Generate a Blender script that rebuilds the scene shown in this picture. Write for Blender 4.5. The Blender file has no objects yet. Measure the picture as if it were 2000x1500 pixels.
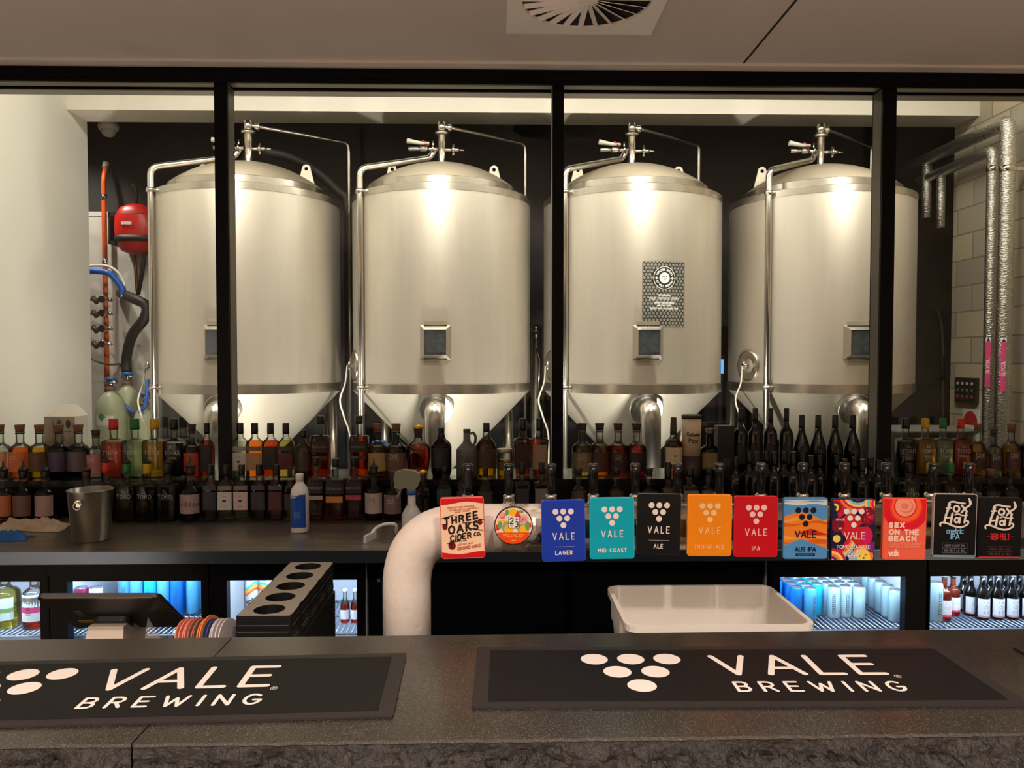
import bpy, bmesh, math, random
from mathutils import Vector, Matrix, noise
R = math.radians
sc = bpy.context.scene
col = sc.collection
random.seed(7)

# ------------------------------------------------------------------ camera
CAM = Vector((0, 0, 1.63))
F = 1500.0
ROT = Matrix.Rotation(R(-1.2), 3, 'Z') @ Matrix.Rotation(R(90 - 1.83), 3, 'X')
cd = bpy.data.cameras.new('camera')
cam = bpy.data.objects.new('camera', cd)
col.objects.link(cam)
cam.matrix_world = Matrix.Translation(CAM) @ ROT.to_4x4()
cd.sensor_width = 36.0
cd.lens = 27.0
cd.clip_start = 0.05
sc.camera = cam

# ------------------------------------------------------------------ view, world
sc.view_settings.view_transform = 'Standard'
sc.view_settings.look = 'None'
sc.view_settings.exposure = 0.0
sc.view_settings.gamma = 1.0
w = bpy.data.worlds.new('world')
sc.world = w
w.use_nodes = True
w.node_tree.nodes['Background'].inputs[0].default_value = (0.9, 0.75, 0.6, 1)
w.node_tree.nodes['Background'].inputs[1].default_value = 0.01
try:
    cy = sc.cycles
    cy.use_denoising = True
    cy.max_bounces = 8
    cy.diffuse_bounces = 4
    cy.glossy_bounces = 4
    cy.transmission_bounces = 6
    cy.transparent_max_bounces = 40
    cy.caustics_reflective = False
    cy.caustics_refractive = False
    cy.sample_clamp_indirect = 4.0
except Exception:
    pass

# ------------------------------------------------------------------ lamps
def spot(name, loc, target, power, colr, angle, blend=0.6, size=0.05):
    l = bpy.data.lights.new(name, 'SPOT')
    l.energy = power
    l.color = colr
    l.spot_size = R(angle)
    l.spot_blend = blend
    l.shadow_soft_size = size
    o = bpy.data.objects.new(name, l)
    col.objects.link(o)
    o.location = loc
    o.rotation_euler = (Vector(target) - Vector(loc)).to_track_quat('-Z', 'Y').to_euler()
    return o

def area(name, loc, target, power, colr, sx, sy):
    l = bpy.data.lights.new(name, 'AREA')
    l.energy = power
    l.color = colr
    l.shape = 'RECTANGLE'
    l.size = sx
    l.size_y = sy
    o = bpy.data.objects.new(name, l)
    col.objects.link(o)
    o.location = loc
    o.rotation_euler = (Vector(target) - Vector(loc)).to_track_quat('-Z', 'Y').to_euler()
    return o

WARM = (1.0, 0.87, 0.77)
TANKW = (1.0, 0.935, 0.815)
TX = [-1.805, -0.396, 1.004, 2.407]
TY = 5.7
# bar downlights recessed in the ceiling on the customer side
for lx in (-1.9, -0.7, 0.45, 1.6):
    spot('bar_downlight', (lx, 0.2, 2.96), (lx + 0.05, 1.58, 1.05), 76, WARM, 64, 1.0, 0.04)
# unseen spots added over the customer floor to lift the ceiling by bounce
for lx in (-2.0, -0.7, 0.7, 2.0):
    spot('ceiling_bounce_fill', (lx, -1.0, 2.96), (lx, -0.6, 0.0), 620, (1.0, 0.86, 0.75), 112, 0.8, 0.05)
spot('alcove_fill', (-3.75, 6.25, 3.9), (-3.6, 6.9, 1.5), 130, TANKW, 80, 0.8, 0.05)  # added spot, hidden behind the wall end, to brighten the alcove
# brewery floods: one high in front of each tank, one low in front of each cone
for i, tx in enumerate(TX):
    spot('tank_downlight', (tx, 3.92, 3.22), (tx, 5.05, 2.35), 75, TANKW, 80, 0.9, 0.05)
    spot('tank_wash', (tx, 4.66, 3.9), (tx, 5.02, 2.2), 130, TANKW, 62, 1.0, 0.06)
    spot('tank_uplight', (tx + 0.1, 4.55, 0.3), (tx, 5.2, 1.45), 118, TANKW, 120, 0.8, 0.05)
area('brewery_ceiling_light', (0.3, 4.4, 4.0), (0.3, 5.0, 0.0), 115, TANKW, 6.0, 0.4)

# ------------------------------------------------------------------ pixel helpers (true 3D positions at a chosen depth)
def ray(px, py):
    return ROT @ Vector(((px - 1000) / F, -(py - 750) / F, -1))
def at(px, py, Y):
    d = ray(px, py)
    return CAM + d * (Y / d.y)
def onz(px, py, z):
    d = ray(px, py)
    return CAM + d * ((z - CAM.z) / d.z)

# ------------------------------------------------------------------ materials
def lin(c):
    out = []
    for v in c[:3]:
        v = v / 255.0
        out.append(v / 12.92 if v <= 0.04045 else ((v + 0.055) / 1.055) ** 2.4)
    return (out[0], out[1], out[2], 1.0)
MATS = {}
def M(name, c=(200, 200, 200), rough=0.5, metal=0.0, var=0.0, scale=8.0, bump=0.0, bscale=60.0, spec=0.5, stretch=None, coat=0.0):
    if name in MATS:
        return MATS[name]
    m = bpy.data.materials.new(name)
    m.use_nodes = True
    nt = m.node_tree
    b = nt.nodes['Principled BSDF']
    b.inputs['Base Color'].default_value = lin(c)
    b.inputs['Roughness'].default_value = rough
    b.inputs['Metallic'].default_value = metal
    b.inputs['Specular IOR Level'].default_value = spec
    b.inputs['Coat Weight'].default_value = coat
    tc = nt.nodes.new('ShaderNodeTexCoord')
    src = tc.outputs['Object']
    if stretch:
        mp = nt.nodes.new('ShaderNodeMapping')
        mp.inputs['Scale'].default_value = stretch
        nt.links.new(src, mp.inputs[0])
        src = mp.outputs[0]
    if var > 0:
        n = nt.nodes.new('ShaderNodeTexNoise')
        n.inputs['Scale'].default_value = scale
        n.inputs['Detail'].default_value = 5
        nt.links.new(src, n.inputs['Vector'])
        r = nt.nodes.new('ShaderNodeValToRGB')
        lc = lin(c)
        r.color_ramp.elements[0].position = 0.3
        r.color_ramp.elements[1].position = 0.7
        r.color_ramp.elements[0].color = tuple(max(0, x * (1 - var)) for x in lc[:3]) + (1,)
        r.color_ramp.elements[1].color = tuple(min(1, x * (1 + var)) for x in lc[:3]) + (1,)
        nt.links.new(n.outputs[0], r.inputs[0])
        nt.links.new(r.outputs[0], b.inputs['Base Color'])
    if bump > 0:
        n2 = nt.nodes.new('ShaderNodeTexNoise')
        n2.inputs['Scale'].default_value = bscale
        n2.inputs['Detail'].default_value = 4
        nt.links.new(src, n2.inputs['Vector'])
        bp = nt.nodes.new('ShaderNodeBump')
        bp.inputs['Strength'].default_value = bump
        bp.inputs['Distance'].default_value = 0.01
        nt.links.new(n2.outputs[0], bp.inputs['Height'])
        nt.links.new(bp.outputs[0], b.inputs['Normal'])
    MATS[name] = m
    return m

def emit(name, c, strength):
    if name in MATS:
        return MATS[name]
    m = bpy.data.materials.new(name)
    m.use_nodes = True
    b = m.node_tree.nodes['Principled BSDF']
    b.inputs['Base Color'].default_value = lin(c)
    b.inputs['Emission Color'].default_value = lin(c)
    b.inputs['Emission Strength'].default_value = strength
    MATS[name] = m
    return m

def tint(name, c, gloss=1.0, ior=1.45, body=0.0):
    """thin tinted glass or liquid: coloured see-through with a Fresnel reflection"""
    if name in MATS:
        return MATS[name]
    m = bpy.data.materials.new(name)
    m.use_nodes = True
    nt = m.node_tree
    nt.nodes.clear()
    out = nt.nodes.new('ShaderNodeOutputMaterial')
    tr = nt.nodes.new('ShaderNodeBsdfTransparent')
    tr.inputs[0].default_value = lin(c)
    gl = nt.nodes.new('ShaderNodeBsdfGlossy')
    gl.inputs['Roughness'].default_value = 0.03
    fr = nt.nodes.new('ShaderNodeFresnel')
    fr.inputs[0].default_value = ior
    mu = nt.nodes.new('ShaderNodeMath')
    mu.operation = 'MULTIPLY'
    mu.inputs[1].default_value = gloss
    mx = nt.nodes.new('ShaderNodeMixShader')
    nt.links.new(fr.outputs[0], mu.inputs[0])
    nt.links.new(mu.outputs[0], mx.inputs[0])
    base = tr.outputs[0]
    if body > 0:
        df = nt.nodes.new('ShaderNodeBsdfDiffuse')
        df.inputs[0].default_value = lin(c)
        m2 = nt.nodes.new('ShaderNodeMixShader')
        m2.inputs[0].default_value = body
        nt.links.new(tr.outputs[0], m2.inputs[1])
        nt.links.new(df.outputs[0], m2.inputs[2])
        base = m2.outputs[0]
    nt.links.new(base, mx.inputs[1])
    nt.links.new(gl.outputs[0], mx.inputs[2])
    nt.links.new(mx.outputs[0], out.inputs[0])
    MATS[name] = m
    return m

# ------------------------------------------------------------------ mesh builder
class MB:
    def __init__(s):
        s.v, s.f, s.m, s.sm = [], [], [], []
    def add(s, verts, faces, mi=0, smooth=False):
        o = len(s.v)
        s.v += [Vector(p) for p in verts]
        for f in faces:
            s.f.append([i + o for i in f])
            s.m.append(mi)
            s.sm.append(smooth)
        return s
    def box(s, x0, x1, y0, y1, z0, z1, mi=0, mat=None):
        vs = [Vector(p) for p in ((x0, y0, z0), (x1, y0, z0), (x1, y1, z0), (x0, y1, z0), (x0, y0, z1), (x1, y0, z1), (x1, y1, z1), (x0, y1, z1))]
        if mat is not None:
            vs = [mat @ p for p in vs]
        return s.add(vs, [(0, 3, 2, 1), (4, 5, 6, 7), (0, 1, 5, 4), (1, 2, 6, 5), (2, 3, 7, 6), (3, 0, 4, 7)], mi)
    def rings(s, rings, mi=0, smooth=True, cap0=True, cap1=True, closed=False):
        n = len(rings[0])
        vs = [p for r in rings for p in r]
        fs = []
        for k in range(len(rings) - 1):
            for i in range(n):
                j = (i + 1) % n
                fs.append((k * n + i, k * n + j, (k + 1) * n + j, (k + 1) * n + i))
        s.add(vs, fs, mi, smooth)
        o = len(s.v) - len(vs)
        if cap0:
            s.f.append([o + i for i in range(n)][::-1]); s.m.append(mi); s.sm.append(False)
        if cap1:
            s.f.append([o + (len(rings) - 1) * n + i for i in range(n)]); s.m.append(mi); s.sm.append(False)
        return s
    def lathe(s, prof, n=24, c=(0, 0, 0), axis='Z', mi=0, smooth=True, cap0=True, cap1=True, mat=None):
        rg = []
        for r, z in prof:
            ring = []
            for i in range(n):
                a = 2 * math.pi * i / n
                p = Vector((r * math.cos(a), r * math.sin(a), z))
                if axis == 'X':
                    p = Vector((p.z, p.x, p.y))
                elif axis == 'Y':
                    p = Vector((p.y, p.z, p.x))
                if mat is not None:
                    p = mat @ p
                ring.append(p + Vector(c))
            rg.append(ring)
        return s.rings(rg, mi, smooth, cap0, cap1)
    def sharp(s, prof, n=24, **k):
        for p, q in zip(prof, prof[1:]):
            s.lathe([p, q], n, cap0=False, cap1=False, **k)
        return s
    def loft(s, lv, n=24, c=(0, 0, 0), mi=0, cap0=True, cap1=True):
        rg = []
        for z, rx, ry, e in lv:
            ring = []
            for i in range(n):
                a = 2 * math.pi * (i + 0.5) / n
                ca, sa = math.cos(a), math.sin(a)
                k = (abs(ca) ** e + abs(sa) ** e) ** (-1.0 / e)
                ring.append(Vector((rx * k * ca, ry * k * sa, z)) + Vector(c))
            rg.append(ring)
        return s.rings(rg, mi, True, cap0, cap1)
    def tube(s, path, r, n=10, mi=0, caps=True, rr=None):
        path = [Vector(p) for p in path]
        rg = []
        up = None
        for i, p in enumerate(path):
            a = path[max(i - 1, 0)]
            b = path[min(i + 1, len(path) - 1)]
            t = (b - a).normalized()
            if up is None:
                up = t.orthogonal().normalized()
            up = (up - t * up.dot(t))
            if up.length < 1e-6:
                up = t.orthogonal()
            up.normalize()
            q = t.cross(up)
            ri = rr[i] if rr else r
            rg.append([p + (up * math.cos(2 * math.pi * k / n) + q * math.sin(2 * math.pi * k / n)) * ri for k in range(n)])
        return s.rings(rg, mi, True, caps, caps)
    def poly(s, pts, mi=0):
        return s.add(pts, [tuple(range(len(pts)))], mi)
    def prism(s, pts2, fn, d, mi=0):
        """extrude a 2D outline; fn(u, v, w) places it"""
        n = len(pts2)
        vs = [fn(u, v, 0) for u, v in pts2] + [fn(u, v, d) for u, v in pts2]
        fs = [tuple(range(n))[::-1], tuple(range(n, 2 * n))]
        for i in range(n):
            j = (i + 1) % n
            fs.append((i, j, n + j, n + i))
        return s.add(vs, fs, mi)
    def build(s, name, mats, parent=None, world=False, loc=None, recalc=True):
        me = bpy.data.meshes.new(name)
        off = parent.location.copy() if (world and parent is not None) else Vector((0, 0, 0))
        me.from_pydata([tuple(p - off) for p in s.v], [], s.f)
        if not isinstance(mats, (list, tuple)):
            mats = [mats]
        for m in mats:
            me.materials.append(m)
        me.polygons.foreach_set('material_index', s.m)
        me.polygons.foreach_set('use_smooth', s.sm)
        if recalc:
            bm = bmesh.new()
            bm.from_mesh(me)
            bmesh.ops.recalc_face_normals(bm, faces=bm.faces)
            bm.to_mesh(me)
            bm.free()
        me.update()
        o = bpy.data.objects.new(name, me)
        col.objects.link(o)
        if parent is not None:
            o.parent = parent
        if loc is not None:
            o.location = loc
        return o

def tag(o, label, cat, group=None, kind=None):
    o['label'] = label
    o['category'] = cat
    if group:
        o['group'] = group
    if kind:
        o['kind'] = kind
    return o
def thing(name, label, cat, loc=(0, 0, 0), group=None, rz=0):
    o = bpy.data.objects.new(name, None)
    o.empty_display_size = 0.05
    col.objects.link(o)
    o.location = loc
    o.rotation_euler = (0, 0, rz)
    return tag(o, label, cat, group)
def struct(o):
    o['kind'] = 'structure'
    return o
KIDS = {}
def copy_tree(o, parent=None):
    c = o.copy()
    col.objects.link(c)
    if parent is not None:
        c.parent = parent
    for ch in [x for x in bpy.data.objects if x.parent == o]:
        copy_tree(ch, c)
    return c

def bend(pts, rad=0.05, n=6):
    """polyline with rounded corners"""
    pts = [Vector(p) for p in pts]
    out = [pts[0]]
    for i in range(1, len(pts) - 1):
        a, b, c = pts[i - 1], pts[i], pts[i + 1]
        d1, d2 = (a - b), (c - b)
        k = min(rad, d1.length * 0.49, d2.length * 0.49)
        p, q = b + d1.normalized() * k, b + d2.normalized() * k
        for j in range(n + 1):
            t = j / n
            out.append(p * (1 - t) ** 2 + b * 2 * t * (1 - t) + q * t * t)
    out.append(pts[-1])
    return out
def smooth_path(pts, n=8):
    pts = [Vector(p) for p in pts]
    out = []
    for i in range(len(pts) - 1):
        p0 = pts[max(i - 1, 0)]; p1 = pts[i]; p2 = pts[i + 1]; p3 = pts[min(i + 2, len(pts) - 1)]
        for j in range(n):
            t = j / n
            out.append(0.5 * ((2 * p1) + (p2 - p0) * t + (2 * p0 - 5 * p1 + 4 * p2 - p3) * t * t + (3 * p1 - p0 - 3 * p2 + p3) * t ** 3))
    out.append(pts[-1])
    return out

# ------------------------------------------------------------------ stroke lettering
def arc(cx, cy, rx, ry, a0, a1, n=8):
    return [(cx + rx * math.cos(R(a0 + (a1 - a0) * i / n)), cy + ry * math.sin(R(a0 + (a1 - a0) * i / n))) for i in range(n + 1)]
G = {
 ' ': (0.35, []),
 'A': (0.74, [[(0, 0), (.37, 1), (.74, 0)], [(.13, .33), (.61, .33)]]),
 'B': (0.58, [[(0, 0), (0, 1), (.3, 1)] + arc(.3, .76, .24, .24, 90, -90, 6) + [(0, .52)], [(.3, .52)] + arc(.3, .26, .28, .26, 90, -90, 6) + [(0, 0)]]),
 'C': (0.66, [arc(.36, .5, .36, .5, 48, 312, 12)]),
 'D': (0.64, [[(0, 0), (0, 1), (.24, 1)] + arc(.24, .5, .4, .5, 90, -90, 8) + [(0, 0)]]),
 'E': (0.54, [[(.54, 1), (0, 1), (0, 0), (.54, 0)], [(0, .52), (.46, .52)]]),
 'F': (0.52, [[(.52, 1), (0, 1), (0, 0)], [(0, .5), (.44, .5)]]),
 'G': (0.68, [arc(.36, .5, .36, .5, 50, 345, 12) + [(.70, .45), (.42, .45)]]),
 'H': (0.62, [[(0, 0), (0, 1)], [(.62, 0), (.62, 1)], [(0, .5), (.62, .5)]]),
 'I': (0.06, [[(.03, 0), (.03, 1)]]),
 'J': (0.46, [[(.46, 1), (.46, .25)] + arc(.23, .24, .23, .24, 0, -160, 6)]),
 'K': (0.6, [[(0, 0), (0, 1)], [(.56, 1), (0, .42)], [(.2, .6), (.6, 0)]]),
 'L': (0.5, [[(0, 1), (0, 0), (.5, 0)]]),
 'M': (0.8, [[(0, 0), (0, 1), (.4, .35), (.8, 1), (.8, 0)]]),
 'N': (0.64, [[(0, 0), (0, 1), (.64, 0), (.64, 1)]]),
 'O': (0.74, [arc(.37, .5, .37, .5, 0, 360, 16)]),
 'P': (0.56, [[(0, 0), (0, 1), (.3, 1)] + arc(.3, .73, .26, .27, 90, -90, 6) + [(0, .46)]]),
 'Q': (0.74, [arc(.37, .5, .37, .5, 0, 360, 16), [(.45, .25), (.72, -.05)]]),
 'R': (0.58, [[(0, 0), (0, 1), (.3, 1)] + arc(.3, .74, .26, .26, 90, -90, 6) + [(0, .48)], [(.3, .48), (.58, 0)]]),
 'S': (0.56, [arc(.28, .75, .26, .25, 35, 270, 8) + arc(.28, .25, .28, .25, 90, -150, 8)]),
 'T': (0.6, [[(0, 1), (.6, 1)], [(.3, 1), (.3, 0)]]),
 'U': (0.62, [[(0, 1), (0, .3)] + arc(.31, .3, .31, .3, 180, 360, 8) + [(.62, 1)]]),
 'V': (0.7, [[(0, 1), (.35, 0), (.7, 1)]]),
 'W': (1.0, [[(0, 1), (.25, 0), (.5, .8), (.75, 0), (1, 1)]]),
 'X': (0.62, [[(0, 0), (.62, 1)], [(0, 1), (.62, 0)]]),
 'Y': (0.62, [[(0, 1), (.31, .5), (.62, 1)], [(.31, .5), (.31, 0)]]),
 'Z': (0.6, [[(0, 1), (.6, 1), (0, 0), (.6, 0)]]),
 '0': (0.6, [arc(.3, .5, .3, .5, 0, 360, 14)]),
 '1': (0.25, [[(0, .8), (.2, 1), (.2, 0)]]),
 '2': (0.58, [arc(.28, .72, .28, .28, 165, -35, 8) + [(0, 0), (.58, 0)]]),
 '3': (0.56, [arc(.27, .75, .25, .25, 150, -90, 8) + arc(.27, .25, .28, .25, 90, -150, 8)]),
 '4': (0.62, [[(.45, 0), (.45, 1), (0, .3), (.62, .3)]]),
 '5': (0.56, [[(.52, 1), (.06, 1), (.03, .58)] + arc(.26, .32, .3, .32, 110, -150, 8)]),
 '6': (0.58, [arc(.29, .3, .29, .3, 0, 360, 10), arc(.42, .35, .42, .65, 180, 100, 6)]),
 '8': (0.56, [arc(.28, .76, .24, .24, 0, 360, 10), arc(.28, .26, .28, .26, 0, 360, 10)]),
 '&': (0.7, [[(.7, 0), (.15, .75)] + arc(.3, .8, .16, .2, 160, -20, 6) + [(.1, .35)] + arc(.28, .22, .25, .22, 150, 340, 6) + [(.66, .45)]]),
 '.': (0.1, [[(.05, 0), (.05, .03)]]),
 ',': (0.1, [[(.05, .05), (.0, -.15)]]),
 '/': (0.4, [[(0, 0), (.4, 1)]]),
 '%': (0.7, [[(.1, 0), (.6, 1)], arc(.12, .8, .12, .18, 0, 360, 6), arc(.58, .2, .12, .18, 0, 360, 6)]),
 "'": (0.08, [[(.04, 1), (.02, .8)]]),
 'a': (0.5, [arc(.25, .32, .25, .32, 0, 360, 10), [(.5, .62), (.5, 0)]]),
 'c': (0.46, [arc(.27, .32, .27, .32, 50, 310, 8)]),
 'e': (0.5, [[(.02, .34), (.5, .34)] + arc(.26, .32, .25, .32, 5, 310, 9)]),
 'f': (0.34, [[(.12, 0), (.12, .8)] + arc(.24, .82, .12, .16, 180, 50, 5), [(0, .58), (.3, .58)]]),
 'i': (0.08, [[(.04, 0), (.04, .6)], [(.04, .82), (.04, .85)]]),
 'k': (0.48, [[(0, 0), (0, 1)], [(.44, .62), (0, .25)], [(.16, .38), (.48, 0)]]),
 'm': (0.78, [[(0, 0), (0, .62)], [(0, .42)] + arc(.19, .42, .2, .2, 160, 0, 5) + [(.39, 0)], [(.39, .42)] + arc(.58, .42, .2, .2, 160, 0, 5) + [(.78, 0)]]),
 'n': (0.44, [[(0, 0), (0, .62)], [(0, .4)] + arc(.22, .4, .22, .22, 160, 0, 5) + [(.44, 0)]]),
 'o': (0.52, [arc(.26, .32, .26, .32, 0, 360, 12)]),
 'p': (0.5, [[(0, .62), (0, -.28)], arc(.25, .32, .25, .32, 0, 360, 10)]),
 'r': (0.32, [[(0, 0), (0, .62)], [(0, .38)] + arc(.2, .38, .2, .24, 160, 60, 4)]),
 't': (0.36, [[(.14, .9), (.14, .12), (.34, 0)], [(0, .62), (.34, .62)]]),
 'v': (0.48, [[(0, .62), (.24, 0), (.48, .62)]]),
 'w': (0.7, [[(0, .62), (.18, 0), (.35, .5), (.52, 0), (.7, .62)]]),
 'x': (0.46, [[(0, 0), (.46, .62)], [(0, .62), (.46, 0)]]),
}
def text(s, h, width=None, track=0.22, cx=0.0, y=0.0, left=None, slant=0.0, sx=1.0):
    """strokes (list of polylines in 2D) for a line of text; cap height h, centred on cx or starting at left"""
    ws = [G[c][0] * h * sx for c in s]
    tot = sum(ws)
    tr = track * h
    if width is not None and len(s) > 1:
        tr = (width - tot) / (len(s) - 1)
        if tr < 0.08 * h:
            k = (width - 0.12 * h * (len(s) - 1)) / tot
            ws = [q * k for q in ws]; sx *= k; tot = sum(ws); tr = 0.12 * h
    full = tot + tr * (len(s) - 1)
    x = left if left is not None else cx - full / 2
    out = []
    for c, q in zip(s, ws):
        for pl in G[c][1]:
            out.append([(x + a * h * sx + slant * b * h, y + b * h) for a, b in pl])
        x += q + tr
    return out
def draw(mb, strokes, wd, fn, mi=0, caps=True, nc=8):
    """thick strokes; fn(u, v) -> 3D point on the surface; pieces that cross lie a hair above one another"""
    k = getattr(mb, 'k', 0)
    for pl in strokes:
        pl = [p for i, p in enumerate(pl) if i == 0 or math.hypot(p[0] - pl[i - 1][0], p[1] - pl[i - 1][1]) > 1e-7]
        if len(pl) < 2:
            continue
        runs, cur = [], [pl[0]]
        for i in range(1, len(pl)):
            cur.append(pl[i])
            if i < len(pl) - 1:
                a = math.atan2(pl[i][1] - pl[i - 1][1], pl[i][0] - pl[i - 1][0])
                b = math.atan2(pl[i + 1][1] - pl[i][1], pl[i + 1][0] - pl[i][0])
                if abs((b - a + math.pi) % (2 * math.pi) - math.pi) > R(50):
                    runs.append(cur)
                    cur = [pl[i]]
        runs.append(cur)
        for rn in runs:
            k += 1
            mb.k = k
            lift = (k % 23) * 1.6e-5
            n = len(rn)
            closed = n > 3 and math.hypot(rn[0][0] - rn[-1][0], rn[0][1] - rn[-1][1]) < 1e-6
            def put(u, v):
                p = fn(u, v)
                e = 1e-4
                nn = (fn(u + e, v) - p).cross(fn(u, v + e) - p)
                return p + nn.normalized() * lift if nn.length > 0 else p
            Ls, Rs = [], []
            for i in range(n):
                if closed and i in (0, n - 1):
                    a, b = rn[-2], rn[1]
                else:
                    a, b = rn[max(i - 1, 0)], rn[min(i + 1, n - 1)]
                dx, dy = b[0] - a[0], b[1] - a[1]
                L = math.hypot(dx, dy) or 1
                nx, ny = -dy / L * wd / 2, dx / L * wd / 2
                Ls.append((rn[i][0] + nx, rn[i][1] + ny))
                Rs.append((rn[i][0] - nx, rn[i][1] - ny))
            for i in range(n - 1):
                mb.add([put(*Ls[i]), put(*Rs[i]), put(*Rs[i + 1]), put(*Ls[i + 1])], [(0, 1, 2, 3)], mi)
            if caps and not closed:
                for i, j in ((0, 1), (n - 1, n - 2)):
                    a = math.atan2(rn[i][1] - rn[j][1], rn[i][0] - rn[j][0])
                    mb.poly([put(rn[i][0] + wd / 2 * math.cos(a - math.pi / 2 + math.pi * q / nc), rn[i][1] + wd / 2 * math.sin(a - math.pi / 2 + math.pi * q / nc)) for q in range(nc + 1)], mi)
def disc(mb, cx, cy, r, fn, mi=0, n=20, ry=None):
    mb.poly([fn(cx + r * math.cos(2 * math.pi * k / n), cy + (ry or r) * math.sin(2 * math.pi * k / n)) for k in range(n)], mi)
def clip(poly, x0, x1, y0, y1):
    def cut(p, ins, inter):
        out = []
        for i in range(len(p)):
            a, b = p[i - 1], p[i]
            if ins(b):
                if not ins(a):
                    out.append(inter(a, b))
                out.append(b)
            elif ins(a):
                out.append(inter(a, b))
        return out
    def ix(k):
        return lambda a, b: (k, a[1] + (b[1] - a[1]) * (k - a[0]) / (b[0] - a[0]))
    def iy(k):
        return lambda a, b: (a[0] + (b[0] - a[0]) * (k - a[1]) / (b[1] - a[1]), k)
    for ins, it in ((lambda q: q[0] >= x0, ix(x0)), (lambda q: q[0] <= x1, ix(x1)), (lambda q: q[1] >= y0, iy(y0)), (lambda q: q[1] <= y1, iy(y1))):
        if not poly:
            return []
        poly = cut(poly, ins, it)
    return poly
def rrect(w, h, r, n=5, cx=0, cy=0):
    pts = []
    for sx, sy, a in ((1, 1, 0), (-1, 1, 90), (-1, -1, 180), (1, -1, 270)):
        for k in range(n + 1):
            t = R(a + 90 * k / n)
            pts.append((cx + sx * (w / 2 - r) + r * math.cos(t), cy + sy * (h / 2 - r) + r * math.sin(t)))
    return pts
LOGO = [(-1, 0), (0, 0), (1, 0), (-.5, -1), (.5, -1), (0, -2)]
ORD = ['zero', 'first', 'second', 'third', 'fourth', 'fifth', 'sixth', 'seventh', 'eighth', 'ninth', 'tenth', 'eleventh', 'twelfth', 'thirteenth', 'fourteenth', 'fifteenth']
# ------------------------------------------------------------------ setting: bar room and brewery shell
white_paint = M('white_paint', (232, 226, 212), 0.6, var=0.02, scale=2)
ceil_paint = M('ceiling_paint', (218, 207, 199), 0.8, var=0.03, scale=1.2, spec=.2)
black_frame = M('black_powder_coat', (8, 7, 9), 0.4, spec=.12)
dark_wall_m = M('dark_grey_paint', (34, 32, 31), 0.7, var=0.12, scale=1.5)
grey_wall_m = M('pale_grey_panel', (196, 190, 180), 0.6, var=0.04, scale=2)
floor_m = M('concrete_floor', (95, 88, 80), 0.5, var=0.2, scale=3)

def block_wall_material():
    m = bpy.data.materials.new('concrete_blocks')
    m.use_nodes = True
    nt = m.node_tree
    b = nt.nodes['Principled BSDF']
    tc = nt.nodes.new('ShaderNodeTexCoord')
    sp = nt.nodes.new('ShaderNodeSeparateXYZ')
    cb = nt.nodes.new('ShaderNodeCombineXYZ')
    nt.links.new(tc.outputs['Object'], sp.inputs[0])
    nt.links.new(sp.outputs['Y'], cb.inputs['X'])
    nt.links.new(sp.outputs['Z'], cb.inputs['Y'])
    br = nt.nodes.new('ShaderNodeTexBrick')
    br.inputs['Color1'].default_value = lin((206, 190, 158))
    br.inputs['Color2'].default_value = lin((168, 160, 148))
    br.inputs['Mortar'].default_value = lin((150, 140, 120))
    br.inputs['Scale'].default_value = 1.0
    br.inputs['Mortar Size'].default_value = 0.006
    br.inputs['Brick Width'].default_value = 0.4
    br.inputs['Row Height'].default_value = 0.2
    br.inputs['Bias'].default_value = -0.2
    nt.links.new(cb.outputs[0], br.inputs['Vector'])
    nt.links.new(br.outputs['Color'], b.inputs['Base Color'])
    bp = nt.nodes.new('ShaderNodeBump')
    bp.inputs['Strength'].default_value = 0.6
    bp.inputs['Distance'].default_value = 0.01
    bp.invert = True
    nt.links.new(br.outputs['Fac'], bp.inputs['Height'])
    nt.links.new(bp.outputs[0], b.inputs['Normal'])
    b.inputs['Roughness'].default_value = 0.9
    return m
block_m = block_wall_material()

XL, XR = -3.14, 3.63
struct(MB().box(-4.6, 4.9, 3.6, 7.2, -0.1, 0).build('floor', floor_m))
struct(MB().box(-4.6, 4.9, -2.2, 3.6, -0.1, 0).build('floor_bar', M('pale_timber_floor', (180, 172, 164), .5, var=.12, scale=4, stretch=(1, 8, 1))))
struct(MB().box(XL, XR, -2.2, 3.62, 2.985, 3.1).build('ceiling', ceil_paint))
struct(MB().box(-4.6, 4.9, 3.62, 7.2, 4.4, 4.5).build('ceiling_brewery', dark_wall_m))
struct(MB().box(XL - 0.15, XL, -2.2, 6.03, 0, 4.4).build('wall_left', white_paint))
struct(MB().box(XR, XR + 0.2, -2.2, 6.06, 0, 4.4).build('wall_right', block_m))
struct(MB().box(XL, XR, -2.3, -2.2, 0, 3.1).build('wall_rear', M('rear_wall', (150, 140, 132), 0.8, var=0.1)))
struct(MB().box(-4.6, 4.9, 7.0, 7.2, 0, 4.4).build('wall_back', dark_wall_m))
struct(MB().box(-4.6, -4.3, 6.03, 7.0, 0, 4.4).build('wall_alcove', grey_wall_m))
struct(MB().box(-4.3, -3.02, 6.93, 7.0, 0, 2.92).box(-4.3, -3.02, 6.925, 6.93, 2.90, 2.94).build('wall_alcove_panel', grey_wall_m))
struct(MB().box(4.6, 4.9, 6.06, 7.0, 0, 4.4).build('wall_far_right', dark_wall_m))
struct(MB().box(XL, XR, 5.75, 6.04, 3.4585, 4.4).build('trim_bulkhead', white_paint))
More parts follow.
